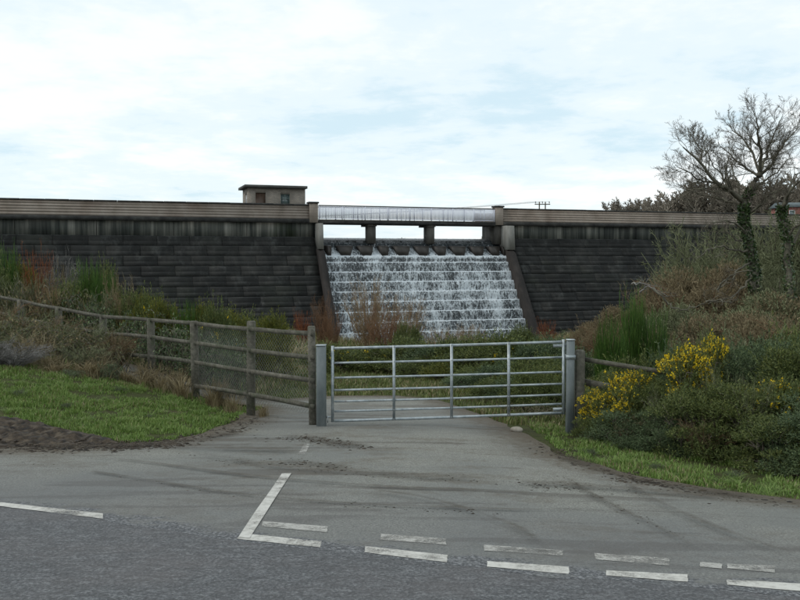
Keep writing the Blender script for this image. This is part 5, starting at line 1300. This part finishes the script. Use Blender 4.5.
# ------------------------------------------------------------------ grass
def blades(name, label, n, box, h0, h1, w, mats, dryness, seed, keep, clump=1.1):
    g = np.random.default_rng(seed)
    x = g.uniform(box[0], box[1], n); y = g.uniform(box[2], box[3], n)
    k = keep(x, y); x, y = x[k], y[k]
    nz = np.array([mnoise.noise((a * clump, b_ * clump, seed)) for a, b_ in zip(x, y)]); nz2 = np.array([mnoise.noise((a * 4, b_ * 4, seed + 3.3)) for a, b_ in zip(x, y)])
    k = g.random(len(x)) < 0.62 + 1.3 * nz + .8 * nz2; x, y, nz, nz2 = x[k], y[k], nz[k], nz2[k]; n = len(x)
    z = terrain(x, y) - .01; P = np.column_stack((x, y, z)); a = g.uniform(0, 2 * PI, n); h = g.uniform(h0, h1, n) * (1 + .8 * nz2 + .7 * nz)
    D = np.column_stack((np.cos(a), np.sin(a), np.zeros(n))); ln = g.random(n) * .8; Sx = np.column_stack((-np.sin(a), np.cos(a), np.zeros(n))) * w * g.uniform(.6, 1.3, n)[:, None]
    M1 = P + D * (h * ln * .3)[:, None] + np.column_stack((0 * h, 0 * h, h * .55)); T = P + D * (h * ln)[:, None] + np.column_stack((0 * h, 0 * h, h * (1 - .25 * ln)))
    V = np.stack((P - Sx, P + Sx, M1 + Sx * .8, M1 - Sx * .8, T), 1).reshape(-1, 3); i = np.arange(n) * 5
    F3 = [] 
    loops = np.stack((i, i + 1, i + 2, i + 3, i + 3, i + 2, i + 4), 1)
    me = bpy.data.meshes.new(name); me.vertices.add(len(V)); me.vertices.foreach_set('co', V.astype(np.float32).reshape(-1)); me.loops.add(7 * n); me.loops.foreach_set('vertex_index', loops.astype(np.int32).reshape(-1))
    me.polygons.add(2 * n); s0 = np.arange(n) * 7; me.polygons.foreach_set('loop_start', np.stack((s0, s0 + 4), 1).astype(np.int32).reshape(-1))
    for m in mats: me.materials.append(M[m])
    dry = (g.random(n) < dryness(x, y) + .35 * nz).astype(np.int32); me.polygons.foreach_set('material_index', np.repeat(dry, 2)); me.update(calc_edges=True)
    return tag(link(name, me), label, 'grass', kind='stuff')
def off_road(x, y, m=.05):
    Q = np.column_stack((x, y)); ins = inside(Q, AP); d = edge_dist(Q, AP)
    j = np.array([mnoise.noise((a * 2.4, b_ * 2.4, 1)) for a, b_ in zip(x, y)]) * .28
    return (~ins & (d > -j)) | (ins & (d < j - .05))
def keep_left(x, y):
    Q = np.column_stack((x, y)); mud_ = inside(Q, MUDP); md = edge_dist(Q, MUDP)
    return off_road(x, y) & ~(mud_ & (md > .16)) & (y > 10)
blades('verge_grass', 'bright green grass verge on the left, behind the mud', 230000, (-10, -1.45, 10.4, 17.6), .03, .085, .006, ('grass', 'straw'), lambda x, y: .02 + .38 * sm((y - 15.9 - .12 * (x + 4)) / 1.6), 1, keep_left)
blades('verge_grass', 'bright green grass verge on the right below the gorse', 120000, (2.2, 8.5, 6.6, 14.6), .03, .085, .006, ('grass', 'straw'), lambda x, y: .05 + 0 * x, 2, off_road)
blades('rough_grass', 'rough pale green grass beyond the gate and fence', 160000, (-9, 8, 14.5, 31), .05, .15, .011, ('grass_dull', 'straw'), lambda x, y: .15 + 0 * x, 3, lambda x, y: off_road(x, y) & ((x > -1.5) | (y > 18.5)), .5)
blades('rough_grass', 'long dry grass on the slope below the dam', 120000, (-26, 26, 31, 63), .2, .6, .03, ('grass_dull', 'straw'), lambda x, y: .45 + 0 * x, 4, lambda x, y: dam_sw(x, y)[1] < -5.2, .25)
blades('rough_grass', 'rough grass on the left bank around the fence', 60000, (-18, -3, 17, 31), .06, .22, .012, ('grass_dull', 'straw'), lambda x, y: .35 + 0 * x, 6, off_road, .5)
blades('rough_grass', 'rough grass on the right bank under the shrubs', 60000, (4, 20, 14, 34), .10, .35, .014, ('grass_dull', 'straw'), lambda x, y: .5 + 0 * x, 7, off_road, .5)

# green tussocks and small weeds that break up the left verge
TG = [tuft_parts(41, 90, 'grass', .9, .012), tuft_parts(42, 90, 'grass', 1.0, .012), tuft_parts(43, 70, 'grass_dull', .9, .012)]
rv = random.Random(9)
def tussocks(label, spots):
    Vs, Fs, Ms, o_ = [], [], [], 0
    for (x, y, w_, h_) in spots:
        me = TG[rv.randrange(3)][0][1]; a = np.empty(len(me.vertices) * 3, np.float32); me.vertices.foreach_get('co', a); a = a.reshape(-1, 3); t_ = rv.uniform(0, 6)
        Vs.append(np.column_stack(((a[:, 0] * math.cos(t_) - a[:, 1] * math.sin(t_)) * w_ + x, (a[:, 0] * math.sin(t_) + a[:, 1] * math.cos(t_)) * w_ + y, a[:, 2] * h_ + tz(x, y))))
        Fs += [tuple(v + o_ for v in p.vertices) for p in me.polygons]; o_ += len(a)
    tag(link('grass_tussocks', npmesh('grass_tussocks', np.concatenate(Vs), Fs, M['grass'])), label, 'grass', kind='stuff')
sp_ = []
for k in range(70):
    px = rv.uniform(-5, 240); py = rv.uniform(382, 434); q = gp(px, py)
    if keep_left(np.array([q[0]]), np.array([q[1]]))[0] and edge_dist(np.array([q]), AP)[0] > .1: sp_.append((q[0], q[1], rv.uniform(.15, .3), rv.uniform(.08, .16) * (1.7 if py < 398 else 1)))
tussocks('taller green grass tussocks scattered over the left verge', sp_); sp_ = []
for k in range(30):
    px = rv.uniform(560, 810); q = gp(px, 452 + (px - 560) * .17 + rv.uniform(-6, 12))
    if off_road(np.array([q[0]]), np.array([q[1]]))[0]: sp_.append((q[0], q[1], rv.uniform(.14, .28), rv.uniform(.10, .18)))
tussocks('taller green grass tussocks scattered over the right verge', sp_)
# straw and olive bush skirts between verge and thicket
for (px, Yd, w, top, m, lab) in ((46, 16.9, .6, 356, YS, 'thin straw stalks right of the pale grey shrub'), (100, 17.3, .6, 352, YS, 'thin straw stalks behind the tallest straw tuft'), (150, 17.3, .55, 362, YS, 'thin straw stalks in front of the fourth fence post'), (176, 17.0, .5, 368, YS, 'thin straw stalks left of the third fence post'), (222, 16.0, .4, 378, YS, 'thin straw stalks between the third and second fence posts')):
    plant('dry_stalks', m, px, Yd, w, top, lab, 'dead plant', 'dry stalks along the left fence')

for k, (px, py, w, h, lab) in enumerate(((66, 408, .14, .12, 'dark broad-leaved weed in the middle of the left verge'), (18, 396, .18, .16, 'broad-leaved weed at the left edge of the left verge'), (150, 418, .12, .10, 'low broad-leaved weed near the tip of the left verge'), (120, 392, .16, .15, 'broad-leaved weed near the straw tufts on the left verge'), (655, 470, .14, .12, 'low broad-leaved weed on the right verge beside the tarmac'), (590, 455, .13, .12, 'low broad-leaved weed at the foot of the slim hinge post'), (735, 478, .15, .13, 'low broad-leaved weed under the dark gorse'))):
    q = gp(px, py); o = empty('leafy_weed', (q[0], q[1], tz(*q)), lab, 'weed', 'weeds on the verges', k * 1.3); o.scale = (w * .9, w * .9, h * .9)
    for (pn, me) in BB[2]: link(pn, me, o)
